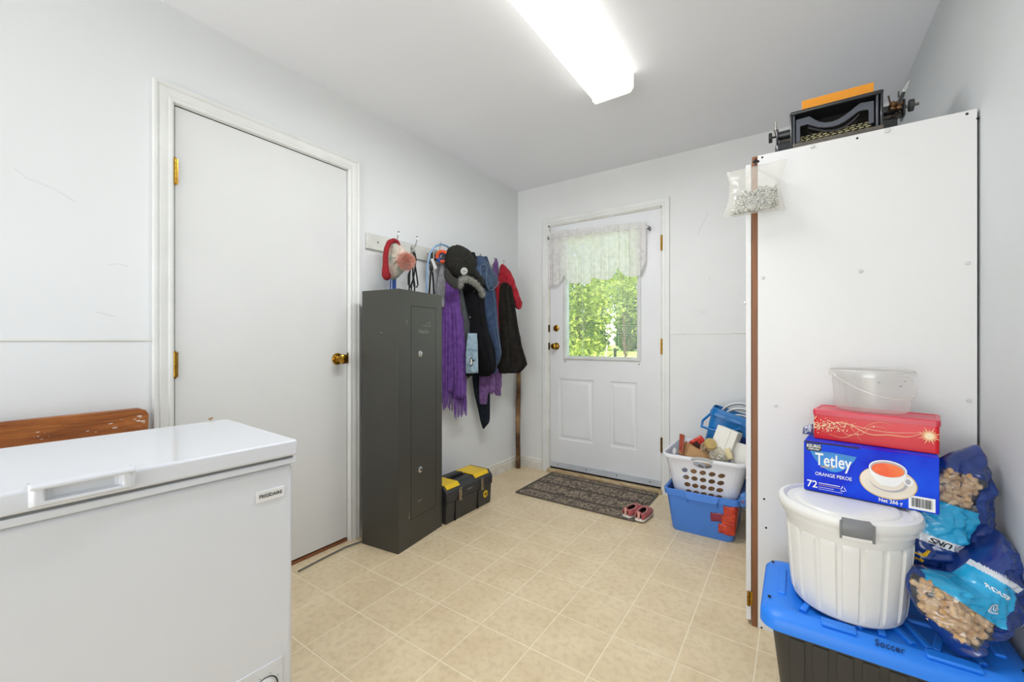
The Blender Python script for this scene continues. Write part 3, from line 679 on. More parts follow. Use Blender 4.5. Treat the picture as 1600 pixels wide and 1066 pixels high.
# purple scarf (two hanging ends with fringes)
sc = cloth('purple_scarf', [(425, 690, 712), (470, 689, 716), (520, 690, 717), (570, 690, 716), (612, 691, 712)], -1.985, A25, .026, M_purp, label='purple ribbed knit scarf with fringed ends hanging beside the locker', cat='scarf', folds=(7, .55), seed=2, n=72, nr=30, wob=.08, mcol='scarf_end')
cloth('scarf_end', [(425, 700, 716), (470, 702, 722), (520, 705, 727), (570, 706, 729), (622, 707, 728)], -1.955, A25, .026, M_purp, parent=sc, folds=(6, .55), seed=5, n=64, nr=30, wob=.08)
rnd = random.Random(2)
for (xa, xb, y0, y1, X, nn_) in ((691, 711, 611, 640, -1.985, 11), (708, 729, 621, 655, -1.955, 12)):
    for k in range(nn_):
        x = xa + (xb - xa) * (k + .5) / nn_; q0 = PX(x, y0, X + .012); q1 = PX(x + rnd.uniform(-1.5, 1.5), y1 + rnd.uniform(-8, 2), X + .012)
        MB().tube([q0 + Vector((0, 0, .01)), (q0 + q1) / 2 + Vector((rnd.uniform(-.004, .004), rnd.uniform(-.004, .004), 0)), q1], [.0045, .005, .003], 6).build('tassel', M_purp, sc, W=True)
# silver scarf
cloth('silver_scarf', [(398, 690, 696, .012), (415, 688, 696), (440, 684, 696), (462, 680, 695), (480, 679, 694)], -1.985, A25, .016, M_grey, label='silver grey thin scarf hanging between the black leash and the purple scarf', cat='scarf', folds=(8, .5), seed=1, n=48)
# dark inner-lined jacket sleeve and black snap coat with fur hood
ct = cloth('black_coat', [(396, 722, 742, .05), (425, 718, 752, .07), (450, 717, 756, .075), (485, 719, 757, .08), (520, 722, 762, .08), (545, 727, 771, .08), (570, 742, 774, .07), (583, 746, 772, .05), (588, 748, 764, .03)], -1.945, A25, .07, M_blk, label='black coat with silver snaps and grey fur trimmed hood', cat='coat', folds=(2.4, .5), seed=3, n=64, mcol='coat_body')
cloth('coat_sleeve', [(450, 714, 722), (480, 715, 728, .03), (505, 720, 733, .032), (530, 722, 734, .03), (545, 722, 732, .02)], -1.935, A25, .025, M_leath, parent=ct, folds=(3, .35), seed=9, wob=3)
b, _h, _n = puff([(726, 388), (733, 391), (739, 399), (745, 410), (750, 424), (755, 438), (757, 447), (750, 446), (742, 440), (734, 434), (726, 434), (719, 438), (718, 420), (720, 400)], -1.895, A25, .05, seed=5, n_amp=.010, n_f=8)
b.build('hood', fab('dark_grey_hood', '#2c2a28', sheen=0), ct, W=True, smooth=180, merge=True)
# fur: many short hairs along an arc
def fur(name, path_px, X, rad, cols, parent, count, ln, seed=1, lab=None):
    rnd = random.Random(seed); P = [PX(x, y, X) for x, y in path_px]; b = MB()
    b.tube(P, [rad * .6] + [rad] * (len(P) - 2) + [rad * .6], 10, m=0)
    for _ in range(count):
        k = rnd.randrange(len(P) - 1); c = P[k].lerp(P[k + 1], rnd.random()); d = Vector((rnd.gauss(0, 1), rnd.gauss(0, 1), rnd.gauss(0, 1))).normalized()
        c = c + d * rad * .9; t = d.orthogonal().normalized() * .0009; m = rnd.choice([0, 0, 1, 1, 2]) if len(cols) > 2 else rnd.randrange(len(cols))
        d2 = (d + Vector((0, 0, -.3))).normalized(); b.add([c - t, c + t, c + d2 * ln * rnd.uniform(.5, 1.2)], [(0, 1, 2)], m)
    o = b.build(name, cols, parent, W=True, smooth=0); return tag(o, lab) if lab else o
fur('fur_trim', [(719, 447), (719, 440), (724, 436), (731, 436), (739, 440), (746, 446), (752, 454), (754, 462)], -1.83, .016, [fab('fur_grey', '#9b9a92'), fab('fur_pale', '#c9c8bf'), fab('fur_dark', '#4b4a45')], ct, 3600, .018, 3, 'grey and white flecked fur')
for x, y in ((741, 455), (734.5, 496), (744, 502), (757, 548), (753, 562)): MB().ball(PX(x, y, -1.865), .0055, 10, sc=(.6, 1, 1)).build('snap_button', M_chrome, ct, W=True)
# pale denim piece with a penguin-like print
dn = cloth('denim_jacket', [(521, 731, 745, .02), (535, 729, 746), (555, 727.5, 746.5), (583, 728, 747)], -1.855, A25, .022, M_denim, label='pale blue denim garment with small black and white patch under the black coat', cat='jacket', folds=(2, .15), seed=4, nr=16, mcol='denim')
MB().tube([PX(728.5, 546, -1.828), PX(738, 547.5, -1.825), PX(746, 548, -1.828)], .002, 6).build('seam', fab('denim_seam', '#6d8798'), dn, W=True)
b = MB(); q = PX(736, 566, -1.822)
b.ball(q, .020, 14, sc=(.3, .55, 1.25)); b.build('white_patch', mat('patch_white', '#e6e6e2', .8), dn, W=True)
b = MB(); b.tube([q + Vector((.002, .0125 * math.cos(t), .008 + .022 * math.sin(t))) for t in [math.pi * k / 12 for k in range(-2, 15)]], .0030, 6)
b.tube([q + Vector((.002, -.012, -.020)), q + Vector((.003, 0, -.024)), q + Vector((.002, .012, -.020))], .0032, 6); b.tube([q + Vector((.001, .012, .004)), q + Vector((0, .026, .010)), q + Vector((-.004, .040, .012))], [.002, .006, .003], 6)
b.build('black_patch', M_ink, dn, W=True)
cloth('dark_hem', [(579, 728, 746, .02), (584, 728.5, 744), (588, 729, 736, .012)], -1.865, A25, .02, M_blk, parent=dn, folds=(2, .1), nr=8)
o = cloth('zebra_strap', [(583, 727.5, 734.5, .008), (588, 727, 735), (592, 727, 731, .006)], -1.90, A25, .01, M_ink, label='small black and white striped strap end under the denim garment', cat='strap', folds=(1, 0), nr=6, n=16)
MB().tube([PX(728, 591, -1.888), PX(733, 584.5, -1.888)], .0012, 5).build('white_stripe', mat('patch_white', '#e6e6e2', .8), o, W=True)
# navy sleeve hanging low
cloth('navy_trousers', [(570, 738, 768, .04), (590, 738, 766), (615, 741, 765), (640, 747, 765), (655, 750, 765, .03), (661, 751.5, 764, .025), (666, 753, 759.5, .015), (670, 754.6, 756, .008)], -1.975, A25, .035, M_navy, label='dark navy garment leg hanging lowest, ending in a point', cat='trousers', folds=(2, .5), seed=2)
# blue hoodie
hdv = cloth('blue_hoodie', [(402, 742, 762, .04), (430, 744, 770, .06), (460, 747, 774), (500, 752, 777), (530, 759, 780), (552, 764, 782), (570, 765, 778, .035)], -1.925, A25, .055, M_blue, label='blue hooded sweatshirt with pale piping hanging between black coats', cat='hoodie', folds=(2.6, .9), seed=6, n=64, mcol='hoodie_body')
cloth('cuff', [(568, 763, 777, .024), (575, 762.5, 776, .026), (584, 762.5, 775.5, .024)], -1.89, A25, .026, fab('blue_rib', '#31466a'), parent=hdv, folds=(6, .15), nr=8)
b = MB()
# hood: a folded cone, peak up, open rim with pale piping
hp = [PX(x, y, -1.86) for x, y in ((748, 395), (742, 410), (741, 428), (748, 442), (756, 438), (758, 452), (764, 455), (774, 449), (780, 440), (778, 432), (770, 424), (762, 410), (755, 401))]
cen = sum(hp, Vector()) / len(hp); rr = []
for f, d in ((1, .0), (.92, .022), (.7, .036), (.35, .040), (.05, .036)): rr.append([cen + (q - cen) * f + Vector((.8, -.45, 0)) * d for q in hp])
back_ = [cen + (q - cen) * .9 + Vector((-.8, .45, 0)) * .03 for q in hp]
b.rings([back_] + rr); b.build('hood', M_blue, hdv, W=True, smooth=180, sub=1)
MB().tube([PX(x, y, -1.82) for x, y in ((751, 430), (749.5, 420), (752, 414), (758, 413), (761, 420), (760, 430), (760, 442), (764, 453), (770, 453), (777, 446), (780, 440))], .0028, 8).build('piping', M_bluel, hdv, W=True)
MB().tube([PX(x, y, -1.868) for x, y in ((757, 500), (762, 520), (768, 540), (771, 555), (769, 568))], .002, 6).build('seam', M_bluel, hdv, W=True)
b = MB(); b.ball(PX(755.5, 424, -1.832), .011, 12, sc=(.35, .8, 1.6)); b.build('hood_opening_shade', mat('opening_shade', '#10151f', .9), hdv, W=True)  # dark ellipsoid painting the shade inside the hood
# purple shirt behind the hoodie
ps = cloth('purple_shirt', [(404, 774, 776, .008), (412, 771, 778, .02), (440, 768, 779, .03), (500, 764, 780, .035), (560, 752, 782, .035), (580, 750, 784), (600, 752, 784), (606, 756, 784, .02)], -1.985, A25, .035, M_purs, label='faded purple shirt whose crumpled hem shows under the blue hoodie', cat='shirt', folds=(5, .5), seed=8, mcol='shirt_body')
for nm, ol, X_, sd in (('shirt_tail', [(749, 575), (757, 573), (762, 580), (762, 600), (761.5, 619), (761, 632), (755, 632.5), (749, 631.5), (748.5, 605)], -1.935, 2),
                       ('shirt_fold', [(756, 576), (766, 574), (772, 580), (774, 598), (773, 612), (768, 617), (764, 612), (762, 619), (756, 620.5), (754, 617), (757, 605), (757, 588)], -1.915, 4),
                       ('shirt_fold', [(769, 578), (778, 576), (784, 580), (784, 602), (782, 604), (783.5, 619), (774, 618), (771, 610), (770, 592)], -1.945, 5)):
    b, _h, _n = puff(ol, X_, A25, .016, seed=sd, n_amp=.010, n_f=5, fn=lambda x, y, rho, an: -.012 * (1 - abs(math.sin(x * .42 + y * .05)) ** .5)); b.build(nm, M_purs, ps, W=True, smooth=180, merge=True)
# black jacket with red hood
bj = cloth('black_jacket', [(441, 786, 790, .02), (444, 782, 796, .035), (450, 778, 799, .05), (457, 776, 800, .055), (480, 775, 803), (510, 775, 808), (540, 776, 814), (562, 777, 821), (570, 777, 823), (577, 777, 818, .05), (583, 778, 812, .04)], -1.915, R(32), .06, M_char, label='black flared jacket with red hood hanging nearest to the corner', cat='jacket', folds=(2.6, .85), seed=1, n=84, nr=44, mcol='jacket_body')
cloth('red_lining', [(440, 775, 778, .01), (448, 771, 782, .03), (480, 771, 781), (510, 774, 782), (535, 776, 783, .02)], -1.95, R(32), .03, M_red, parent=bj, folds=(2, .2), nr=14)
b, _h, _n = puff([(782, 413), (786, 412), (790, 416), (797, 424), (803, 437), (808, 452), (813, 468), (816, 476), (815, 482), (810, 485), (805, 481), (801, 470), (798, 458), (794, 448), (786, 443), (779, 446), (774, 450), (777, 438), (780, 425)], -1.90, R(32), .045, seed=3, n_amp=.016, n_f=7, fn=lambda x, y, rho, an: -.010 * (1 - abs(math.sin(x * .35 + y * .08)) ** .5))
b.build('red_hood', M_red, bj, W=True, smooth=180, merge=True)
MB().tube([PX(x, y, -1.868) for x, y in ((772, 452), (778, 446), (786, 442), (793, 443), (798, 450), (799, 462), (802, 474), (807, 482), (813, 481), (816, 472))], .0035, 8).build('hood_binding', M_char, bj, W=True)
# cap
cap = thing('baseball_cap', 'black baseball cap with a round white patch hanging on the rack', 'cap', tuple(PX(716, 412, -1.88)))
M_cap1 = fab('cap_black', '#2b2a25', var=(60, .15), sheen=0, spec=.25); nvec = Vector((.62, -.78, 0)); rv = Vector((.78, .62, 0)).normalized(); uv = Vector((0, 0, 1))
b, hit_, nn_c = puff([(696, 396), (700, 388), (707, 384), (715, 383), (723, 386), (731, 393), (737, 403), (740, 414), (739, 425), (734, 433), (724, 438), (714, 437), (704, 431), (697, 421), (694, 408)], -1.90, A25, .085, seed=4,
    fn=lambda x, y, rho, an: -.004 * (abs(math.sin(an * 3 + .4)) < .09) * (rho > .1) + .003 * math.sin(an * 3), n_amp=.010, n_f=12)
b.build('crown', M_cap1, cap, W=True, smooth=60, merge=True)
b, hit2_, _ = puff([(697, 417), (693, 425), (694, 433), (699, 442), (706, 449), (713, 453), (718, 450), (720, 441), (716, 437), (706, 431)], -1.865, A25, .018, seed=2, n_amp=.002)
b.build('brim', fab('brim_black', '#35342f', var=(60, .1), sheen=0), cap, W=True, smooth=60, merge=True)
MB().ball(hit_(711, 386) + nn_c * .035, .009, 10).build('button', M_cap1, cap, W=True)
pcn = hit_(718.5, 426.5) + nn_c * .074; nd = (nn_c + Vector((0, 0, -.45))).normalized(); T = Matrix.Translation(pcn) @ nd.to_track_quat('Z', 'Y').to_matrix().to_4x4()
pt = MB().lathe([(.024, -.006), (.024, 0), (.0225, .002)], 28, T=T).build('round_patch', mat('patch_white', '#e6e6e2', .8), cap, W=True)
b = MB().torus((0, 0, .002), .0150, .0014, None, 24, 6).ball((0, 0, .002), .006, 8, sc=(1.5, .6, .3)); b.v = [T @ v for v in b.v]; b.build('patch_print', M_ink, pt, W=False) if False else None
b.build('patch_print', M_ink, cap, W=True)
# pale blue hose loop and the blue hanger end
o = MB().tube([PX(x, y, -1.975) for x, y in ((666, 470), (667, 440), (668, 415), (672, 396), (680, 385), (689, 381.5), (697, 384), (706, 390), (716, 394), (727, 394), (736, 397), (745, 403))], .0065, 10).build('blue_hoop', mat('pale_blue_plastic', '#8fb4da', .35))
tag(o, 'pale blue plastic hoop looped over the rack behind the black cap', 'hoop')
o = cloth('blue_strap', [(388, 722, 730, .01), (396, 728, 740), (402, 735, 745, .008)], -1.95, A25, .01, fab('royal_blue_web', '#24559c'), label='royal blue strap between the cap and the blue hood', cat='strap', folds=(1, .1), nr=8, n=16)
# ring toy
rt = thing('ring_toy', 'orange and blue ring toy hanging left of the cap', 'toy', tuple(PX(691, 401, -1.96)))
Tr = nvec.to_track_quat('Z', 'Y').to_matrix(); M_or = mat('toy_orange', '#ee5a1c', .45); M_tbl = mat('toy_blue', '#1f4fa6', .45)
for a0, a1, m in ((95, 205, M_or), (205, 250, M_tbl), (250, 300, M_or), (300, 395, M_tbl), (35, 95, M_or)):
    MB().torus((0, 0, 0), .034, .0115, Tr, 14, 10, a0=R(a0), a1=R(a1)).build('ring_segment', m, rt)
MB().torus((.004, 0, 0), .020, .004, Tr, 24, 8).build('inner_ring', mat('deep_blue', '#182a6c', .4), rt)
# black leash with carabiner and white tag
ls = thing('dog_leash', 'black leash with steel clip and white tag between hoop and silver scarf', 'leash', tuple(PX(675, 400, -1.985)))
b = MB()
for dx in (0, 5): b.tube([PX(673 + dx * .4, 393, -1.99), PX(671 + dx * .8, 408, -1.985), PX(673 + dx * .5, 424, -1.985), PX(672 + dx, 440, -1.985), PX(670 + dx * 1.7, 470, -1.985)], .006, 6)
b.build('webbing', fab('black_webbing', '#16161a'), ls, W=True)
MB().tube([PX(x, y, -1.972) for x, y in ((671, 412), (670.5, 420), (671.5, 424), (676, 425), (677, 420), (676, 413))], .0025, 8).build('clip', M_chrome, ls, W=True)
a_, b_, c_, d_ = PX(673, 405, -1.965), PX(677, 404, -1.965), PX(683, 419, -1.965), PX(678.5, 422, -1.965)
MB().rings([[a_, b_, c_, d_], [q + Vector((.004, -.003, 0)) for q in (a_, b_, c_, d_)]]).build('tag', M_white, ls, W=True, bevel=.001)
# black cords beneath the pompom
kc_ = thing('cord_bundle', 'bundle of black looped cords hanging from the second hook', 'cord', tuple(PX(648, 395, -1.985)))
b = MB()
for pth in (((646, 393), (648, 410), (651, 430), (653, 445), (651, 449), (647, 448), (645, 430), (645, 410)), ((645, 400), (642, 420), (638, 430), (638, 445), (641, 449), (644, 440)), ((646, 400), (645, 425), (648, 445), (647, 470)), ((643, 405), (640, 430), (639, 470)), ((648, 395), (650, 405), (647, 430), (643, 446), (642, 470))):
    b.tube([PX(x, y, -1.985) for x, y in pth], .0048, 6)
b.build('cord', fab('black_webbing', '#16161a'), kc_, W=True)
o = MB().tube([PX(x, y, -1.99) for x, y in ((611, 425), (610, 445), (610, 470))], .004, 6).prism([(613, 425), (619, 425), (619, 470), (612.5, 470)], lambda p_, q_, t: PX(p_, q_, t), -1.992, -1.986).build('blue_strap', mat('blue_nylon', '#2a57b4', .5, bump=(200, .2)))
tag(o, 'bright blue nylon strap hanging below the knitted hat', 'strap')
# knitted hat with pompom
ht = thing('knitted_hat', 'pastel knitted hat with red brim and peach fur pompom on the rack', 'hat', tuple(PX(612, 405, -1.955)))
M_redk = fab('red_knit', '#a3202a', bump=(90, 1.0), sheen=0)
M_past = mat('pastel_knit', '#e2cdbf', .9, var=(16, .3), col2='#c9b29c', bump=(160, .6))
mottled(M_past, '#9fcdc2', '#e0b9a8', 14, .8, None)
bp = [(624, 384, .008), (621, 378, .010), (615, 375.5, .012), (608, 379, .014), (604, 389, .0145), (602.5, 401, .015), (602.5, 413, .016), (602.5, 424, .021), (603.5, 431, .024), (608, 434, .018)]
b = MB(); path = []; rads = []
for k in range(len(bp) - 1):
    for q in range(6):
        f = q / 6; path.append(PX(bp[k][0] + (bp[k + 1][0] - bp[k][0]) * f, bp[k][1] + (bp[k + 1][1] - bp[k][1]) * f, -1.93)); rads.append((bp[k][2] + (bp[k + 1][2] - bp[k][2]) * f) * (1 + (.10 if q % 2 else -.08)))
b.tube(path, rads, 14); b.build('brim', M_redk, ht, W=True, smooth=180)
b, hh, nh = puff([(608, 382), (616, 378), (624, 381), (630, 388), (637, 396), (640, 408), (636, 418), (630, 426), (622, 434), (614, 438), (607, 434), (606, 424), (606, 410), (606, 394)], -1.95, A25, .055, seed=6, fn=lambda x, y, rho, an: .012 * math.sin(an * 7 + rho * 3) * rho, n_amp=.014, n_f=7)
b.build('crown', M_past, ht, W=True, smooth=180, merge=True)
pc = PX(634.5, 408, -1.85)
b = MB(); rnd = random.Random(9); b.ball(pc, .033, 16)
for _ in range(5200):
    d = Vector((rnd.gauss(0, 1), rnd.gauss(0, 1), rnd.gauss(0, 1))).normalized(); t = d.orthogonal().normalized(); t.rotate(Matrix.Rotation(rnd.random() * 6.28, 3, d)); c = pc + d * .030
    b.add([c - t * .0012, c + t * .0012, c + d * .030 * rnd.uniform(.5, 1.1) + Vector((0, 0, -.002)) + t * rnd.uniform(-.006, .006)], [(0, 1, 2)], rnd.choice([0, 0, 1]))
b.build('pompom', [fab('peach_fur', '#f0aa92', bump=None), fab('pink_fur', '#fbd0c2', bump=None)], ht, W=True, smooth=0)
# walking stick in the corner
sb_ = (XL + .034, YB - .04)
P = [(XL + .048, YB - .075, 0), (XL + .046, YB - .07, .12), (XL + .036, YB - .06, .3), (XL + .032, YB - .05, .5), (XL + .034, YB - .045, .68), (XL + .030, YB - .038, .85), (XL + .03, YB - .03, 1.0), (XL + .026, YB - .026, 1.15)]
st = MB(); st.tube(P, [.0215, .020, .0195, .0205, .019, .018, .018, .016], 12); st.ball((XL + .052, YB - .06, .56), .010, 8)
M_bk = mat('peeled_branch', '#6f4a2a', .7, var=(14, .5), col2='#3a2718', stretch=(5, 5, 1.2), bump=(30, .4)); mottled(M_bk, '#c09a70', '#2a1a10', 7, .8, (14, .03))
o = st.build('walking_stick', M_bk); tag(o, 'rough brown wooden walking stick leaning in the far left corner', 'stick')

# ================================================================ DOOR MAT, SHOES
mt = thing('door_mat', 'grey brown braided rectangular mat in front of the outside door', 'mat', (-1.255, 2.80, 0))
mat_cols = [fab('braid_taupe', '#998a78', col2='#75695b', var=(90, .4)), fab('braid_dark', '#6c6157', col2='#50483f', var=(90, .4)), fab('braid_light', '#b5a78f', col2='#8c7f6d', var=(90, .4))]
MW, MD_ = .868, .545; nb = 15; rnd = random.Random(12)
MB().box(-MW / 2 + .004, MW / 2 - .004, -MD_ / 2 + .004, MD_ / 2 - .004, .0005, .0035).build('mat_backing', mat_cols[1], mt)
for k in range(nb):
    b = MB(); wd = MD_ / nb; yc = -MD_ / 2 + wd * (k + .5); n = 62; light = (k % 5 != 3)
    if k % 5 == 3: wd *= .75
    for i in range(n):
        x = -MW / 2 + .012 + (MW - .024) * (i + .5) / n
        for sgn in (-1, 1):
            T = Matrix.Translation((x, yc + sgn * wd * .24, .0062)) @ Matrix.Rotation(R(sgn * 38), 4, 'Z')
            m_ = rnd.choice([0, 0, 2, 1]) if light else 1
            vs = [T @ Vector(v) for v in ((-.0058, -wd * .30, -.003), (.0058, -wd * .30, -.003), (.0058, wd * .30, -.003), (-.0058, wd * .30, -.003), (0, -wd * .22, .0042), (0, wd * .22, .0042))]
            b.add(vs, [(0, 1, 4), (2, 3, 5), (1, 2, 5, 4), (3, 0, 4, 5)], m_)
    b.build('braid', mat_cols, mt, smooth=0)
for (a, c) in (((-MW / 2, -MD_ / 2), (MW / 2, -MD_ / 2)), ((MW / 2, -MD_ / 2), (MW / 2, MD_ / 2)), ((MW / 2, MD_ / 2), (-MW / 2, MD_ / 2)), ((-MW / 2, MD_ / 2), (-MW / 2, -MD_ / 2))):
    MB().tube([(a[0], a[1], .006), (c[0], c[1], .006)], .0058, 6).build('border_braid', mat_cols[1], mt)
M_pink = fab('dusty_pink_canvas', '#c4615f', col2='#a5484f'); M_pinkl = fab('pink_trim', '#e3a79c'); M_sole = mat('white_rubber', '#e9e6e0', .5); M_in = mat('shoe_inside', '#3a1c1e', .9)
def shoe(name, label, loc, rz, L=.205, Wd=.074):
    t = thing(name, label, 'shoe', loc, rz, group='pair of pink slip-on shoes')
    def wd(s): return Wd * .5 * (.78 + .22 * math.sin(math.pi * min(1, s * 1.05)) ** .8 if s < .62 else 1.0 * math.sqrt(max(0.02, 1 - ((s - .62) / .385) ** 2.2)) ) * (1.0 if s > .06 else .55 + .45 * (s / .06) ** .6)
    xs = [i / 22 for i in range(23)]
    out_ = [(wd(s), s * L) for s in xs] + [(-wd(s), s * L) for s in reversed(xs)]
    MB().prism(out_, lambda p_, q_, tt: (p_, q_, tt), 0, .017).build('sole', M_sole, t, bevel=.003)
    def ht(s): return .060 - .010 * s if s < .5 else .055 - .035 * ((s - .5) / .5) ** 1.4
    b = MB(); ns, na = 30, 20; k0 = len(b.v)
    for i in range(ns + 1):
        s = .005 + .985 * i / ns; w_, h = wd(s) * .98, ht(s)
        for j in range(na + 1):
            a = math.pi * j / na; b.v.append(Vector((w_ * math.cos(a) * (1 - .12 * math.sin(a)), s * L, .015 + (h - .015) * math.sin(a) ** .75)))
    for i in range(ns):
        for j in range(na):
            s = (i + .5) / ns; a = abs((j + .5) / na - .5) * 2
            if .035 < s < .56 and a < .52 - .42 * max(0, (s - .30) / .26) ** 2: continue
            b.f.append((i * (na + 1) + j, i * (na + 1) + j + 1, (i + 1) * (na + 1) + j + 1, (i + 1) * (na + 1) + j))
            b.m.append(0)
    up = b.build('upper', [M_pink, M_pinkl], t, smooth=180, solid=.003)
    pts = [(wd(s) * .86, s * L, .022) for s in xs[1:-3]] + [(-wd(s) * .86, s * L, .022) for s in reversed(xs[1:-3])]
    MB().poly(pts).build('insole', M_in, t, smooth=0)
    # pale heel tab and rim binding
    MB().box(-.008, .008, -.0025, .003, .016, .060).build('heel_tab', M_pinkl, t, bevel=.0015)
    rim = []
    for i in range(1, 18):
        s = .035 + (.56 - .035) * i / 18; lim = .52 - .42 * max(0, (s - .30) / .26) ** 2; a = math.pi * (.5 - lim * .5); w_, h = wd(s) * .98, ht(s)
        rim.append((w_ * math.cos(a) * (1 - .12 * math.sin(a)), s * L, .015 + (h - .015) * math.sin(a) ** .75))
    loop_ = rim + [(-x, y, z) for x, y, z in reversed(rim)]; loop_ = loop_ + [loop_[0]]
    MB().tube(loop_, .0028, 8).build('collar', M_pinkl, t)
    MB().tube([(-.022, .13, .049), (0, .128, .057), (.022, .13, .049)], .0018, 6).tube([(-.022, .145, .044), (0, .143, .052), (.022, .145, .044)], .0018, 6).build('lace', M_pinkl, t)
    return t
shoe('slip_on_shoe', 'left pink slip-on shoe on the mat edge, toe touching the other shoe', (-.875, 2.535, .0112), R(-12))
shoe('slip_on_shoe', 'right pink slip-on shoe nearest the blue recycling bin', (-.790, 2.525, .0112), R(-3))

# ================================================================ RECYCLING BIN, LAUNDRY BASKET AND CONTENTS
def rrect(hx, hy, r, n=5):
    pts = []
    for cx, cy, a0 in ((hx - r, hy - r, 0), (-hx + r, hy - r, 90), (-hx + r, -hy + r, 180), (hx - r, -hy + r, 270)):
        for k in range(n + 1): a = R(a0 + 90 * k / n); pts.append((cx + r * math.cos(a), cy + r * math.sin(a)))
    return pts
def tub(b, levels, cx=0, cy=0, m=0, cap=False, n=5):
    b.rings([[(cx + x, cy + y, z) for x, y in rrect(hx, hy, r, n)] for z, hx, hy, r in levels], m, cap); return b
M_bin = mat('bin_blue', '#4a86e0', .38, var=(6, .06)); M_tape = mat('red_tape', '#b0241c', .25, var=(30, .4), col2='#d8421f', bump=(90, .5), coat=.4); M_tapem = mat('maroon_tape', '#8a2340', .3, var=(20, .2), bump=(60, .3), coat=.3)
bi = thing('recycling_bin', 'light blue plastic recycling bin with red tape on its corner under the basket', 'bin', (-.445, 2.745, 0))
b = MB(); tub(b, [(.004, .150, .170, .03), (0, .158, .178, .035), (.006, .162, .182, .035), (.215, .187, .212, .035), (.216, .197, .222, .035), (.250, .200, .226, .035), (.252, .194, .220, .03), (.246, .186, .212, .03), (.02, .158, .178, .03), (.012, .150, .170, .03)])
k = len(b.v) - 24; b.f.append(tuple(range(k, k + 24))); b.m.append(0); b.f.append(tuple(reversed(range(0, 24)))); b.m.append(0)
b.build('shell', M_bin, bi, smooth=30)
def binf(x, z): t = z / .215; return -(.182 + (.212 - .182) * t)
gr = MB()
gr.prism([(-.08, .252), (.10, .252), (.085, .212), (-.065, .212)], lambda p_, q_, t: (p_, t, q_), -.236, -.222).box(-.070, -.066, -.222, -.205, .185, .214).box(.086, .090, -.222, -.205, .185, .214)
gr.build('grip', M_bin, bi, bevel=.003)
for (x0, x1, z0, z1, m) in ((.052, .115, .108, .158, M_tapem), (.118, .1755, .140, .212, M_tape), (.108, .1735, .092, .150, M_tape), (.090, .1715, .045, .098, M_tape)):
    b = MB(); rr = []
    for i in range(9):
        x = x0 + (x1 - x0) * i / 8; row = []
        for j in range(7): z = z0 + (z1 - z0) * j / 6; row.append((x, binf(x, z) - .0025 - .0015 * noise.noise(Vector((x * 60, z * 60, 3))) - (.002 if m is M_tape and i < 7 else 0), z + .003 * math.sin(x * 80)))
        rr.append(row)
    b.rings(rr, cap=False, close=False); b.build('tape_patch', m, bi, solid=.001, smooth=180)
b = MB(); rr = []
for i in range(14):
    row = []
    for j in range(9):
        z = .045 + .165 * j / 8; t = z / .215; hx, hy, r = .162 + .025 * t + .003, .182 + .030 * t + .003, .035; s = i / 13
        if s < .4: a = R(-90 + 90 * s / .4); x, y = hx - r + r * math.cos(a), -hy + r + r * math.sin(a)
        else: x, y = hx, -hy + r + (s - .4) * .13
        row.append((x + .002 * noise.noise(Vector((s * 9, z * 50, 1))), y, z))
    rr.append(row)
b.rings(rr, cap=False, close=False); b.build('tape_patch', M_tape, bi, solid=.001, smooth=180)

# laundry basket with real holes
lb = thing('laundry_basket', 'white plastic laundry basket with oval holes, standing in the blue bin', 'basket', (-.435, 2.775, 0))
M_bask = mat('basket_white', '#e6e7ee', .35, var=(5, .03))
BZ0, BZ1 = .030, .440; B0 = (.128, .160, .05); B1 = (.212, .235, .05)
def lev(t): return tuple(a + (c - a) * t for a, c in zip(B0, B1))
def sideP(k, s, t):
    hx, hy, r = lev(t); z = BZ0 + (BZ1 - BZ0) * t
    A = [((-hx + r, -hy), (hx - r, -hy)), ((hx, -hy + r), (hx, hy - r)), ((hx - r, hy), (-hx + r, hy)), ((-hx, hy - r), (-hx, -hy + r))][k]
    return Vector((A[0][0] + (A[1][0] - A[0][0]) * s, A[0][1] + (A[1][1] - A[0][1]) * s, z))
b = MB()
def cell(k, s0, s1, t0, t1, hole=None):
    if hole is None: b.add([sideP(k, s0, t0), sideP(k, s1, t0), sideP(k, s1, t1), sideP(k, s0, t1)], [(0, 1, 2, 3)]); return
    N = 24; ang, ex, ez, cs, ct = hole; o_ = []; i_ = []
    for q in range(N):
        a = 2 * math.pi * (q + .5) / N; c, s = math.cos(a), math.sin(a); mm = max(abs(c), abs(s)); o_.append(sideP(k, cs + (s1 - s0) * .5 * c / mm if True else 0, ct + (t1 - t0) * .5 * s / mm))
        x, z = ex * c, ez * s; x2 = x * math.cos(ang) - z * math.sin(ang); z2 = x * math.sin(ang) + z * math.cos(ang)
        hx, hy, r = lev((t0 + t1) / 2); ln = 2 * ((hx if k % 2 == 0 else hy) - r)
        i_.append(sideP(k, cs + x2 / ln, ct + z2 / (BZ1 - BZ0)))
    b.rings([o_, i_], cap=False)
    # square corners of the ring
    for cc, (sa, ta) in zip((45, 135, 225, 315), ((s1, t1), (s0, t1), (s0, t0), (s1, t0))):
        q = int(round(cc / 360 * N - .5 + .5)) % N; b.add([sideP(k, sa, ta), o_[(q - 1) % N], o_[q % N]], [(0, 1, 2)])
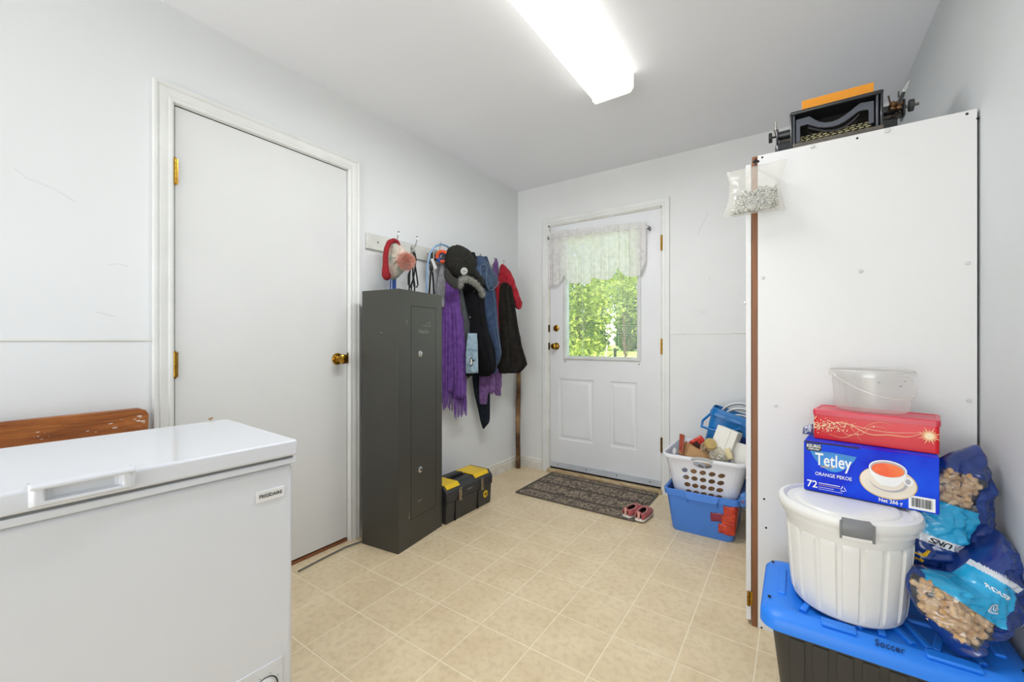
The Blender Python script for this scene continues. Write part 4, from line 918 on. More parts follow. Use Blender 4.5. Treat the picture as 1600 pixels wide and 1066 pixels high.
for k in range(4):
    nc = 5; m0 = .09; cw = (1 - 2 * m0) / nc; rows_ = [.446, .551, .656, .761, .866]
    cell(k, 0, 1, 0, .446); cell(k, 0, 1, .985, 1)
    for r_ in range(4):
        cell(k, 0, m0, rows_[r_], rows_[r_ + 1]); cell(k, 1 - m0, 1, rows_[r_], rows_[r_ + 1])
        for c in range(nc):
            s0 = m0 + c * cw; cell(k, s0, s0 + cw, rows_[r_], rows_[r_ + 1], (R(22), .0180, .0135, s0 + cw / 2, (rows_[r_] + rows_[r_ + 1]) / 2))
    cell(k, 0, .30, .866, .985); cell(k, .70, 1, .866, .985); cell(k, .30, .70, .866, .985, (0, .050, .019, .5, .9255))
    for q in range(5):
        for t0, t1 in ((0, .446), (.446, .656), (.656, .866), (.866, 1)):
            v = []
            for tt in (t0, t1):
                hx, hy, r = lev(tt); cx, cy = [(hx - r, -hy + r), (hx - r, hy - r), (-hx + r, hy - r), (-hx + r, -hy + r)][k]
                for a in (R(-90 + 90 * k + 18 * q), R(-90 + 90 * k + 18 * (q + 1))): v.append((cx + r * math.cos(a), cy + r * math.sin(a), BZ0 + (BZ1 - BZ0) * tt))
            b.add([v[0], v[1], v[3], v[2]], [(0, 1, 2, 3)])
b.poly([(x, y, BZ0) for x, y in rrect(*B0)])
b.build('basket_wall', M_bask, lb, solid=.003, smooth=0)
b = MB(); tub(b, [(BZ1 - .006, .211, .234, .05), (BZ1 - .012, .226, .249, .06), (BZ1 - .004, .229, .252, .06), (BZ1 + .007, .226, .249, .06), (BZ1 + .008, .214, .237, .05), (BZ1 - .006, .211, .234, .05)], n=7)
b.build('rim', M_bask, lb, smooth=50)
M_grip = mat('grip_grey', '#b9bbbb', .4)
MB().tube([(-.055, -.250, BZ1 - .002), (-.03, -.251, BZ1 + .008), (0, -.251, BZ1 + .010), (.03, -.251, BZ1 + .008), (.055, -.250, BZ1 - .002)], .0075, 10).build('handle_grip', M_grip, lb)
M_card = mat('cardboard', '#a67c52', .85, var=(25, .15)); M_cardr = mat('printed_card', '#a05a44', .7)
bx = thing('carton', 'brown cardboard carton showing through the holes of the laundry basket', 'box', (-.435, 2.76, .036))
MB().box(-.120, .120, -.145, .150, 0, .25).build('carton_body', M_card, bx, bevel=.003)
MB().box(-.121, .121, -.1465, -.145, .05, .10).build('printed_band', mat('carton_print_red', '#b5303a', .6, var=(30, .6), col2='#5a2c4a'), bx, smooth=0)
def leanbox(name, label, cat, c, sx, sy, sz, rot, m, extra=None, bevel=.002, group=None):
    t = thing(name, label, cat, tuple(c), rot=tuple(R(a) for a in rot)); b = MB().box(-sx / 2, sx / 2, -sy / 2, sy / 2, -sz / 2, sz / 2); b.build('panel' if sy < .02 else 'carton_body', m, t, bevel=bevel)
    if extra: extra(t)
    return t
c = PY(1065, 695, 2.585); leanbox('card_folder', 'reddish brown printed card standing upright at the left of the basket', 'card', c, .034, .006, .125, (0, 4, -25), M_cardr, lambda t: MB().box(-.004, .004, -.0036, -.003, -.06, .06).build('printed_stripe', mat('stripe_red', '#b3332a', .6), t, smooth=0))
c = PY(1078, 706, 2.60); leanbox('cardboard_flap', 'torn brown cardboard flap beside the upright red card', 'cardboard', c, .10, .004, .085, (-30, 28, 0), M_card)
c = PY(1093, 712, 2.59); leanbox('cardboard_piece', 'brown cardboard sheet lying in front of the jar', 'cardboard', c, .13, .004, .07, (-38, 20, 8), mat('cardboard_pale', '#b48d62', .85, var=(25, .15)))
def redp(t): MB().box(-.03, .005, -.0125, -.012, -.02, .02).build('printed_panel', mat('print_dark', '#4a2d22', .6), t, smooth=0)
c = PY(1091, 693, 2.68); leanbox('red_packet', 'crumpled red food packet behind the jar in the laundry basket', 'packet', c, .085, .024, .07, (10, -35, 10), mat('packet_red', '#cf3a2a', .35, bump=(40, .8)), redp, bevel=.008)
jc = PY(1106, 697, 2.60); jr = thing('glass_jar', 'small jar with gold lid and dark label lying in the laundry basket', 'jar', tuple(jc), rot=(R(55), R(20), R(20)))
MB().lathe([(.026, -.045), (.030, -.040), (.030, .020), (.026, .028)], 28).build('jar_body', mat('jar_label', '#5e3a2c', .3, var=(40, .8), col2='#d8c9a6'), jr)
MB().lathe([(.031, .026), (.032, .029), (.032, .042), (.030, .045), (.024, .0455)], 32, rf=lambda r, z, a: r * (1 + .012 * math.cos(36 * a))).build('jar_lid', mat('gold_lid', '#d9bd7c', .3, .6), jr)
M_wbox = mat('white_carton', '#e8e6de', .6, var=(8, .05))
wbx = PY(1134, 690, 2.64)
def wb_extra(t):
    MB().box(.020, .022, -.0385, -.0375, -.07, .07).build('fold_line', mat('fold_grey', '#b9b6ab', .8), t, smooth=0)
leanbox('white_carton', 'white cardboard carton leaning out of the laundry basket', 'box', wbx, .115, .075, .150, (-14, 14, -18), M_wbox, wb_extra, bevel=.004)
M_film = film('pale_film', '#efe9d4', .35, .2, .1)
def pillow(L, Rr, Tk, fn, n=28, m=28, power=.5, seed=0, cr=.002, low=0.0, sag=0.0):
    """closed bag between left edge L and right edge Rr (pixel lists from top to bottom); fn(px,py,t)->point"""
    def at(Q, v): f = v * (len(Q) - 1); i = min(int(f), len(Q) - 2); f -= i; return (Q[i][0] + (Q[i + 1][0] - Q[i][0]) * f, Q[i][1] + (Q[i + 1][1] - Q[i][1]) * f)
    b = MB()
    for sgn in (1, -1):
        rr = []
        for j in range(m + 1):
            v = j / m; row = []; l, r = at(L, v), at(Rr, v)
            for i in range(n + 1):
                u = i / n; x = l[0] + (r[0] - l[0]) * u; y = l[1] + (r[1] - l[1]) * u + sag * 4 * u * (1 - u) * (1 if v > .5 else 1)
                uu, vv = 2 * u - 1, 2 * v - 1; t = Tk * max(0, (1 - uu ** 4) * (1 - vv ** 4)) ** power * (1 - low + low * (v if v < .85 else .85) / .85)
                e = max(0, (1 - uu ** 2) * (1 - vv ** 2)) ** .5
                t += cr * e * (noise.noise(Vector((u * 7 + seed, v * 7, seed * 3 + sgn))) * 2 + abs(noise.noise(Vector((u * 15 + seed, v * 11, seed * 5 + sgn)))))
                row.append(fn(x, y, sgn * t))
            rr.append(row)
        b.rings(rr, cap=False, close=False)
    return b
o = pillow([(1110, 700), (1106, 712), (1112, 722)], [(1126, 698), (1136, 708), (1140, 722)], .03, lambda x, y, t: PY(x, y, 2.60) + Vector((0, -t, 0)), seed=2, cr=.006).build('plastic_bag', M_film, smooth=180, merge=True)
tag(o, 'crumpled clear plastic bag in front of the white carton in the basket', 'plastic bag')
o = pillow([(1132, 702), (1134, 712), (1137, 720)], [(1140, 700), (1144, 708), (1147, 718)], .008, lambda x, y, t: PY(x, y, 2.575) + Vector((0, -t, 0)), seed=5, cr=.004, n=10, m=10).build('paper_scrap', mat('cream_paper', '#e2d3a6', .7), smooth=180, merge=True)
tag(o, 'folded cream paper scrap at the front rim of the basket', 'paper')
c = PY(1158, 712, 2.62); leanbox('white_sheet', 'white card sheet at the right end of the laundry basket', 'card', c, .085, .004, .13, (-8, 12, 0), M_wbox)
# blue pail with white rings in it
pb_ = PY(1131, 690, 2.87); pl = thing('blue_pail', 'square blue pail with folded handle tilted behind the laundry basket contents', 'bucket', (pb_.x - .005, 2.89, .385), rot=(R(-4), R(17), R(3)))
M_pail = mat('pail_blue', '#1b78bf', .32, var=(8, .1)); b = MB()
tub(b, [(0, .112, .085, .03), (.002, .118, .092, .035), (.235, .142, .112, .04), (.236, .150, .120, .045), (.262, .152, .122, .045), (.263, .145, .114, .04), (.285, .147, .116, .04), (.287, .141, .110, .04), (.20, .136, .106, .04), (.02, .112, .086, .03)])
k = len(b.v) - 24; b.f.append(tuple(range(k, k + 24))); b.m.append(0); b.f.append(tuple(reversed(range(24)))); b.m.append(0); b.build('pail_body', M_pail, pl, smooth=30)
for x in (-.09, .0, .09): MB().box(x - .030, x + .030, -.124, -.121, .240, .258).build('rim_rib', M_pail, pl, bevel=.0015)
MB().tube([(-.150, 0, .225), (-.175, -.05, .175), (-.165, -.12, .150), (-.10, -.145, .155), (-.02, -.142, .185), (.03, -.130, .215)], .0075, 10).build('handle', M_pail, pl)
MB().lathe([(.012, 0), (.012, .008)], 16, T=Matrix.Translation((.03, -.122, .215)) @ Matrix.Rotation(R(90), 4, 'X')).build('handle_boss', M_pail, pl)
lbp = MB().box(-.060, .090, -.1135, -.1125, .075, .185); 
T_ = Matrix.Rotation(R(6.0), 4, 'X'); 
b = MB(); f_ = lambda x, z, o_: (x, -(.092 + (.112 - .092) * z / .235) - o_, z)
b.rings([[f_(-.062, .08, .001), f_(.095, .08, .001), f_(.095, .175, .001), f_(-.062, .175, .001)], [f_(-.062, .08, .002), f_(.095, .08, .002), f_(.095, .175, .002), f_(-.062, .175, .002)]])
lab_ = b.build('label', mat('label_navy', '#14296a', .4), pl, bevel=.0003)
text('MA', .05, (-.030, f_(0, .150, .0026)[1], .150), (1, 0, 0), (0, .085, 1), M_white, lab_, .03, W=False, shear=.15)
text('SO', .045, (-.020, f_(0, .108, .0026)[1], .108), (1, 0, 0), (0, .085, 1), M_white, lab_, .03, W=False, shear=.15)
for k, (dx, dz, r, yy) in enumerate(((.02, .02, .120, .02), (.03, .0, .112, -.015), (.035, -.03, .105, -.05))):
    o = thing('white_ring', ['largest white plastic ring standing at the back of the blue pail', 'middle white plastic ring standing in the blue pail', 'front and lowest white plastic ring standing in the blue pail'][k], 'ring', tuple(wm(pl) @ Vector((dx, yy, .215 + dz))), rot=(R(82), R(17), 0), group=None)
    MB().torus((0, 0, 0), r, .0055, None, 48, 8).build('ring_band', M_white, o, smooth=60)
    MB().torus((0, 0, 0), r - .008, .0025, None, 48, 6).build('inner_groove', mat('ring_grey', '#8f9294', .5), o, smooth=60)
o = pillow([(1157, 772), (1156, 782), (1157, 793)], [(1166, 768), (1168, 780), (1167, 794)], .012, lambda x, y, t: PY(x, y, 2.52) + Vector((0, -t, 0)), seed=7, cr=.004, n=12, m=12)
sb = thing('snack_packet', 'blue and red snack packet wedged between the bin and the tall cabinet', 'packet', tuple(PY(1162, 782, 2.52)))
o.build('packet_film', mat('packet_blue', '#4a7fc4', .3, bump=(50, .6)), sb, W=True, smooth=180, merge=True)
pillow([(1157.5, 781), (1157, 786)], [(1166, 780), (1166, 786)], .0135, lambda x, y, t: PY(x, y, 2.52) + Vector((0, -t, 0)), seed=7, cr=.003, n=8, m=6).build('printed_band', mat('packet_maroon', '#8d2b45', .4), sb, W=True, smooth=180, merge=True)

# ================================================================ TALL CABINET
tc_ = thing('tall_cabinet', 'tall white board cabinet with brown front edge standing against the right wall', 'cabinet', (.17, 1.866, 0))
M_board = mat('white_melamine', '#e2e2e1', .4, var=(1.2, .03), bump=(50, .05)); M_brown = mat('brown_wood_edge', '#8c5a36', .5, var=(8, .25), stretch=(4, 4, .5), bump=(20, .15)); M_brd = mat('raw_board', '#7a5a44', .7)
CXL, CXR, CT, CYB = -.1215, XR - .006, 1.827, 2.60
MB().box(CXL, CXR, 1.866, 1.882, 0, CT).build('side_panel', M_board, tc_, W=True, bevel=.001)
MB().box(CXL, CXR, CYB - .016, CYB, 0, CT).build('side_panel', M_board, tc_, W=True, bevel=.001)
MB().box(CXL - .0205, CXL - .0003, 1.8665, CYB, 0, CT).build('front_edge', M_brown, tc_, W=True, bevel=.001)
MB().box(CXL, CXR, 1.8825, CYB - .0165, CT - .018, CT - .0005).build('top_panel', M_board, tc_, W=True)
MB().box(CXL, CXR, 1.8825, CYB - .0165, .08, .098).build('bottom_panel', M_board, tc_, W=True)
MB().box(CXR - .003, CXR, 1.8825, CYB - .0165, .0, CT - .02).build('back_panel', M_brd, tc_, W=True)
dr = MB().box(CXL - .040, CXL - .0225, 1.868, 2.225, .020, 1.80).build('door', M_board, tc_, W=True, bevel=.001)
dr2 = MB().box(CXL - .040, CXL - .0225, 2.230, CYB, .020, 1.80).build('door', M_board, tc_, W=True, bevel=.001)
def chinge(z):
    b = MB(); x = CXL - .031
    for k in range(3): b.cyl(Vector((x, 1.862, z - .028 + k * .019)), Vector((x, 1.862, z - .028 + k * .019 + .0175)), .0058, n=12)
    b.box(x - .003, x + .014, 1.8645, 1.8660, z - .026, z + .027); b.build('hinge', M_brass, dr, W=True)
chinge(.105); chinge(1.66)
MB().lathe([(.006, 0), (.006, .006)], 10, T=Matrix.Translation((CXL - .041, 1.872, 1.26)) @ Matrix.Rotation(R(-90), 4, 'Y')).build('door_stop', M_white, dr, W=True)
M_plug = mat('plug_grey', '#d3d3d1', .6)
def disc(parent, px_, py_, r, m, name, th=.0012):
    c = PY(px_, py_, 1.866); MB().lathe([(r, 0), (r * .8, th)], 16, T=Matrix.Translation(c) @ Matrix.Rotation(R(90), 4, 'X')).build(name, m, parent, W=True)
for x, y in ((1192, 434), (1345, 424), (1512, 411), (1212, 634), (1514, 626)): disc(tc_, x, y, .0065, M_plug, 'screw_cap', .003)
for x, y in ((1191, 246), (1511, 178), (1528, 185), (1194, 780), (1197, 825), (1190, 981), (1339.5, 216)): disc(tc_, x, y, .0038, M_gap, 'screw_hole', .0006)
disc(tc_, 1386, 204, .009, M_plug, 'screw_cap', .004); disc(tc_, 1269, 229, .008, M_plug, 'screw_cap', .004)

# ---- bag of pellets hanging at the corner
pg = thing('pellet_bag', 'translucent plastic bag half full of grey white pellets hanging on the cabinet corner', 'bag', tuple(PY(1180, 300, 1.80)))
Lp = [(1136, 271.5), (1139, 288), (1141, 303), (1137, 322), (1128.5, 343.5)]; Rp = [(1230, 250), (1224, 270), (1220, 287), (1222, 306), (1227, 327.5)]
def pf(x, y, t):
    # the mouth of the bag is pinched on the nail
    return PY(x, y, 1.805) + Vector((0, -t - .012, 0))
b = pillow(Lp, Rp, .026, pf, seed=3, cr=.003, low=.75, n=40, m=36)
b.build('bag_film', film('bag_film', '#f1eee4', .74, .25, .04), pg, W=True, smooth=180, merge=True)
b = MB(); rnd = random.Random(5); M_pel = [mat('pellet_white', '#ecece4', .6), mat('pellet_grey', '#a9ada4', .6), mat('pellet_dark', '#6e746f', .6)]
for _ in range(4200):
    u, v = rnd.uniform(.07, .93), rnd.random(); x = 1143 + (1219 - 1143) * u; top = 308 - (308 - 288) * u + 3 * math.sin(u * 17); bot = 340 - 15.5 * u - 1
    x += (-12 if True else 0) * (1 - u) * max(0, (v - .3)) + 3 * u * v; y = top + (bot - top) * v; t = rnd.uniform(-.6, 1) * .018 * (1 - abs(2 * u - 1) ** 3) * (.6 + .4 * v)
    c = pf(x, y, t); q = Vector((rnd.gauss(0, 1), rnd.gauss(0, .6), rnd.gauss(0, 1))).normalized(); s = q.orthogonal().normalized(); w_ = q.cross(s); l, r = .0046, .0018
    b.add([c + q * l, c + s * r, c + w_ * r, c - s * r, c - w_ * r, c - q * l], [(0, 1, 2), (0, 2, 3), (0, 3, 4), (0, 4, 1), (5, 2, 1), (5, 3, 2), (5, 4, 3), (5, 1, 4)], rnd.choice([0, 0, 0, 0, 1, 2]))
tag(b.build('pellets', M_pel, pg, W=True, smooth=0), kind='stuff')
q = PY(1180, 254, 1.80); b = MB().tube([q + Vector((0, .063, 0)), q + Vector((0, -.012, 0)), q + Vector((.004, -.022, .006))], .0028, 8).ball(q + Vector((0, -.012, 0)), .0085, 10, sc=(1, .5, .7))
b.ball(q + Vector((.010, -.010, -.002)), .005, 8); b.build('nail', M_ink, tc_, W=True)

# ---- typewriter
ty = thing('typewriter', 'old black portable typewriter on top of the tall cabinet', 'typewriter', (.12, 1.95, CT))
M_tyb = mat('typewriter_black', '#26272b', .3, var=(20, .2), coat=.3); M_tyg = mat('typewriter_grey', '#5d6069', .4, .4, var=(14, .2)); M_tyr = mat('worn_rail', '#6a635b', .5, .3, var=(30, .4)); M_key = mat('key_cream', '#cfc59a', .4)
def Z7(x, y, Y=1.95): return PY(1190 + x / 6.154, 120 + y / 6.154, Y)
def plate(pts, Y, th, nm, m, bevel=.0015, par=None):
    P = [Z7(x, y, Y) for x, y in pts]; return MB().rings([P, [q + Vector((0, th, 0)) for q in P]]).build(nm, m, par or ty, W=True, bevel=bevel)
bl, br_ = Z7(300, 660), Z7(1130, 470); zb = CT + .006
X0, X1 = Z7(300, 600).x, Z7(1128, 450).x; ZT = Z7(700, 290).z + .004
# arched front frame
band = [(330, 415), (462, 378), (500, 402), (550, 428), (610, 438), (680, 428), (740, 405), (800, 368), (860, 322), (910, 280), (950, 250), (1082, 228), (1082, 440), (1032, 455), (1030, 312), (985, 318), (940, 328), (905, 350), (860, 388), (800, 430), (740, 462), (680, 478), (610, 486), (540, 482), (480, 466), (440, 455), (372, 474), (372, 625), (330, 640)]
plate(band, 1.948, .008, 'arched_front_frame', M_tyg)
# second, recessed arch
band2 = [(440, 470), (520, 490), (610, 508), (700, 505), (780, 478), (850, 430), (905, 380), (945, 345), (945, 365), (905, 410), (850, 455), (780, 500), (700, 525), (600, 528), (520, 515), (440, 498)]
plate(band2, 1.962, .004, 'type_guide', M_tyb)
for x0, x1, ya, yb2, xx in ((295, 322, 408, 640, 0), (1098, 1124, 205, 470, 0)):
    A = Z7(x0, ya); B_ = Z7(x1, yb2); MB().box(A.x, B_.x, 1.944, 1.958, zb, ZT).build('front_post', M_tyg, ty, W=True, bevel=.002)
# top hood, overhanging, with rounded front
MB().box(X0 - .010, X1 + .012, 1.935, 2.12, ZT - .002, ZT + .012).build('top_cover', M_tyb, ty, W=True, bevel=.006, seg=3)
for x in (X0 - .008, X1 + .003): MB().box(x, x + .008, 1.940, 2.16, zb, ZT).build('side_wall', M_tyb, ty, W=True, bevel=.003)
MB().box(X0, X1, 2.03, 2.034, zb, ZT).build('inner_back', M_gap, ty, W=True)
MB().box(X0, X1 + .010, 1.925, 1.950, zb + .015, zb + .033).build('front_rail', M_tyr, ty, W=True, bevel=.003)
MB().box(X0, X1, 1.925, 2.16, zb, zb + .014).build('base_frame', M_tyb, ty, W=True, bevel=.003)
for x in (X0 + .012, X1 - .012):
    for y in (1.945, 2.14): MB().lathe([(.010, 0), (.009, .007)], 16, T=Matrix.Translation((x, y, CT))).build('rubber_foot', M_ink, ty, W=True)
kb = MB().lathe([(.0078, 0), (.0085, .0012), (.0078, .003), (.006, .0036)], 18); kp = None
for r_ in range(4):
    for c_ in range(11):
        x = X0 + .024 + c_ * (X1 - X0 - .045) / 10.6 + (r_ % 2) * .006; y = 1.950 + r_ * .014; z = zb + .038 + r_ * .0125
        loc = wm(ty).inverted() @ Vector((x, y, z))
        if kp is None: kp = kb.build('key', M_key, ty); kp.location = loc; kp.rotation_euler = (R(16), 0, 0)
        else: share(kp, ty, loc)
b = MB()
for k in range(26):
    a = R(205 + k * 5.2); cx = (X0 + X1) / 2; b.tube([(cx + .095 * math.cos(a), 2.015, ZT - .01 + .06 * math.sin(a)), (cx + .02 * math.cos(a), 2.02, zb + .035)], .0012, 5)
tag(b.build('type_bars', M_steel, ty, W=True), kind='stuff')
b = MB()
zc = PY(1392, 172, 2.07).z
xa, xb = PY(1213, 205, 2.07).x, PY(1412, 172, 2.07).x
b.cyl((xa, 2.07, zc), (xb, 2.07, zc), .017, n=20); b.build('platen', M_tyb, ty, W=True)
MB().box(xa + .01, xb - .004, 2.075, 2.10, zc - .028, zc - .004).build('carriage', M_tyr, ty, W=True, bevel=.003)
MB().box(xa - .004, xb - .018, 2.045, 2.10, zc - .085, zc - .036).build('carriage_shell', M_tyb, ty, W=True, bevel=.012, seg=4)
for x, nm in ((xa, 'end_plate'), (xb - .006, 'end_plate')): MB().box(x, x + .008, 2.045, 2.105, zc - .040, zc + .022).build(nm, M_tyb, ty, W=True, bevel=.004)
kx = PY(1203, 208, 2.07).x; MB().cyl((kx - .004, 2.07, zc), (kx + .008, 2.07, zc), .020, n=24).cyl((kx, 2.07, zc), (xa, 2.07, zc), .004, n=8).build('platen_knob', M_ink, ty, W=True, bevel=.002)
kx = PY(1423, 158, 2.07).x; MB().cyl((kx - .006, 2.07, zc), (kx + .008, 2.07, zc), .021, n=24).build('platen_knob', mat('knob_rubber', '#3c3e42', .6), ty, W=True, bevel=.002)
MB().cyl((xb, 2.07, zc), (kx + .022, 2.07, zc), .0048, n=10).build('knob_shaft', M_steel, ty, W=True)
M_cu = mat('copper_parts', '#8a6a4c', .3, .8)
for x, h in ((PY(1394, 168, 2.05).x, .016), (PY(1404, 163, 2.05).x, .018)):
    MB().lathe([(.010, -h), (.011, -h * .6), (.007, -h * .3), (.011, 0), (.010, h * .6), (.004, h)], 16, T=Matrix.Translation((x, 2.045, zc + .004)) @ Matrix.Rotation(R(8), 4, 'Y')).build('spool_bracket', M_cu, ty, W=True)
a_ = PY(1404, 163, 2.04); b_ = PY(1412, 144, 2.035); c_ = PY(1421, 125, 2.03)
MB().tube([a_, a_.lerp(b_, .6), b_], [.006, .007, .005], 8).build('lever_arm', M_tyb, ty, W=True)
MB().rings([[b_ + Vector((-.005, 0, 0)), b_ + Vector((.005, 0, -.002)), b_ + Vector((.005, .004, -.002)), b_ + Vector((-.005, .004, 0))], [b_.lerp(c_, .8) + Vector((-.006, 0, 0)), b_.lerp(c_, .8) + Vector((.006, 0, 0)), b_.lerp(c_, .8) + Vector((.006, .003, 0)), b_.lerp(c_, .8) + Vector((-.006, .003, 0))], [c_ + Vector((-.002, 0, 0)), c_ + Vector((.003, 0, 0)), c_ + Vector((.003, .002, 0)), c_ + Vector((-.002, .002, 0))]]).build('return_lever', M_chrome, ty, W=True, bevel=.001)
b = MB()
for (x, y) in ((1400, 177), (1407, 174), (1403, 168), (1396, 181)): b.ball(PY(x, y, 2.06), .006, 8)
b.build('pivot_screws', M_steel, ty, W=True)
for (p0, p1) in (((1212, 205), (1213, 190)), ((1209, 203), (1212, 212)), ((1388, 150), (1392, 165)), ((1404, 152), (1404, 143))): MB().tube([PY(*p0, 2.05), PY(*p1, 2.05)], .0028, 6).build('paper_guide', M_steel, ty, W=True)
# orange folder on the typewriter
fo = thing('orange_folder', 'bright orange paper folder lying on the typewriter', 'folder', ((X0 + X1) / 2, 1.98, ZT + .0135), rot=(R(10), 0, 0))
M_ofo = mat('folder_orange', '#ef9a1e', .6, var=(10, .05))
fa, fb = PY(1256, 180, 1.98).x - (X0 + X1) / 2, PY(1362, 150, 1.98).x - (X0 + X1) / 2
MB().box(fa, fb, 0, .12, .0, .040).build('folder_block', M_ofo, fo, bevel=.002)
MB().box(fa - .006, fb + .005, -.004, .0, .001, .046).build('front_cover', M_ofo, fo, bevel=.001)
MB().box(fa, fb + .004, .001, .118, .0402, .044).build('paper_sheets', mat('paper_cream', '#f4ead0', .7), fo, bevel=.001)

# ================================================================ TOTE WITH BLUE LID AND EVERYTHING ON IT
tx0, tx1, ty0, ty1, LZ = -.087, XR - .009, 1.372, 1.742, .352
tcx, tcy = (tx0 + tx1) / 2, (ty0 + ty1) / 2; hx, hy = (tx1 - tx0) / 2, (ty1 - ty0) / 2
to = thing('storage_tote', 'black storage tote with bright blue ribbed lid in the lower right corner', 'storage tote', (tcx, tcy, 0))
M_tote = mat('tote_black', '#3b3936', .5, var=(9, .15), bump=(120, .06)); M_lidb = mat('tote_lid_blue', '#2283f2', .42, var=(5, .05), bump=(160, .03))
b = MB(); tub(b, [(0, hx - .065, hy - .06, .04), (.01, hx - .060, hy - .055, .04), (.290, hx - .028, hy - .028, .045), (.291, hx - .018, hy - .018, .05), (.322, hx - .016, hy - .016, .05)], cap=True, n=6); b.build('tote_body', M_tote, to, smooth=30)
M_rib = mat('tote_rib', '#35332f', .5)
for k in range(8):
    x = -hx + .09 + k * (2 * hx - .18) / 7
    MB().rings([[(x - .016, -hy + .052, .02), (x + .016, -hy + .052, .02), (x + .013, -hy + .060, .02), (x - .013, -hy + .060, .02)][::-1], [(x - .018, -hy + .0255, .28), (x + .018, -hy + .0255, .28), (x + .015, -hy + .034, .28), (x - .015, -hy + .034, .28)][::-1]]).build('body_rib', M_tote, to, bevel=.002)
b = MB()
tub(b, [(.300, hx - .004, hy - .004, .045), (.302, hx, hy, .05), (.330, hx - .001, hy - .001, .05), (.340, hx - .008, hy - .008, .048), (LZ - .006, hx - .024, hy - .028, .045), (LZ - .002, hx - .040, hy - .034, .04), (LZ - .002, hx - .075, hy - .040, .04), (LZ - .010, hx - .085, hy - .048, .035), (LZ - .010, .02, .02, .01)], cap=True, n=8)
b.build('lid', M_lidb, to, smooth=40)
lid_ = [c for c in bpy.data.objects if c.parent == to and c.name.startswith('lid')][0]
zz = LZ - .0105
# raised lattice on the lid
for k, (x0, y0, x1, y1) in enumerate(((-.17, -.12, -.10, .12), (-.05, -.12, .06, .12), (.06, -.12, -.05, .12), (.10, -.12, .17, .12), (.12, .12, .18, -.12), (-.16, .12, -.08, -.12), (-.19, 0, .19, 0), (0, -.125, 0, .125), (.09, -.12, .02, .12))):
    d = Vector((x1 - x0, y1 - y0, 0)); n_ = Vector((-d.y, d.x, 0)).normalized() * .010; A = Vector((x0, y0, zz)); B_ = Vector((x1, y1, zz))
    MB().rings([[A - n_, A + n_, B_ + n_, B_ - n_], [q + Vector((0, 0, .0088)) for q in (A - n_ * .7, A + n_ * .7, B_ + n_ * .7, B_ - n_ * .7)]]).build('lid_rib', M_lidb, lid_, bevel=.002)
for x, y in ((-hx + .022, hy - .05), (-hx + .022, -hy + .085), (hx - .022, hy - .05), (hx - .022, -hy + .085)): MB().box(x - .004, x + .004, y - .004, y + .004, LZ - .0045, LZ - .0015).build('lock_hole', M_gap, lid_)
for sx in (-1, 1):
    MB().box(sx * (hx - .052) - .010, sx * (hx - .052) + .010, -.07, .09, LZ - .006, LZ + .004).build('lid_latch_ridge', M_lidb, lid_, bevel=.003)
b = MB().box(-.13, -.055, -hy + .018, -hy + .050, LZ - .006, LZ + .003); b.build('lid_step', M_lidb, lid_, bevel=.003)
MB().box(.075, .17, -hy + .018, -hy + .050, LZ - .006, LZ + .003).build('lid_step', M_lidb, lid_, bevel=.003)
q0, q1 = PZ(1372, 1008, .343), PZ(1413, 1022, .343)
tcn = wm(to).inverted() @ ((q0 + q1) / 2)
text('Soccer', .023, (tcn.x - .003, -hy + .0155, .3475), (1, 0, 0), (0, .9, .5), mat('marker_ink', '#0e2a5c', .7), lid_, 0, W=False, fit=.056, shear=.1, ext=.0008)

# white fluted bucket
kx, ky = .120, 1.553
bu = thing('lidded_bucket', 'white fluted plastic bucket with round lid and grey latch on the blue tote lid', 'bucket', (kx, ky, LZ))
M_bkt = mat('bucket_white', '#e7e6e2', .3, var=(4, .03))
def flute(r, z, a):
    if .012 < z < .215:
        e = min(1, (z - .012) / .012, (.215 - z) / .010); t = (a / (2 * math.pi) * 18) % 1
        return r + e * (.0045 if .16 < t < .84 else -.001)
    return r
b = MB(); b.lathe([(.10, .003), (.122, 0), (.127, .006), (.128, .012), (.129, .020), (.131, .05), (.1345, .10), (.138, .15), (.1415, .200), (.143, .208), (.144, .216), (.146, .222), (.149, .245), (.156, .247), (.157, .262), (.150, .266)], 216, rf=flute); b.build('bucket_body', M_bkt, bu, smooth=22)
b = MB(); b.lathe([(.150, .262), (.163, .263), (.166, .268), (.166, .281), (.162, .288), (.152, .291), (.146, .288), (.142, .283), (.122, .283), (.118, .287), (.112, .288), (.05, .288), (.002, .288)], 96); ld_ = b.build('bucket_lid', M_bkt, bu, smooth=40)
la = math.atan2(-.95, .06); T = Matrix.Rotation(la, 4, 'Z')
M_lat = mat('latch_grey', '#7d7e80', .4)
b = MB(); rr = []
for i in range(13):
    a = R(-11 + 22 * i / 12); rr.append([(q * math.cos(a) , q * math.sin(a), z) for q, z in ((.150, .2915), (.165, .290), (.171, .282), (.172, .258), (.169, .250), (.166, .262), (.166, .280), (.150, .2885))])
b.rings([[T @ Vector(v) for v in r_] for r_ in rr]); b.build('latch', M_lat, ld_, smooth=50)
b = MB(); rr = []
for i in range(13):
    a = R(-10.4 + 20.8 * i / 12); rr.append([T @ Vector((q * math.cos(a), q * math.sin(a), z)) for q, z in ((.157, .256), (.1685, .254), (.1685, .243), (.150, .243))])
b.rings(rr); b.build('latch_seat', M_bkt, bu, smooth=50)
for a in (-11.3, 11.3):
    MB().box(.150, .1735, -.0025, .0025, .243, .288, T=T @ Matrix.Rotation(R(a), 4, 'Z')).build('latch_ear', M_lat, ld_, bevel=.001)

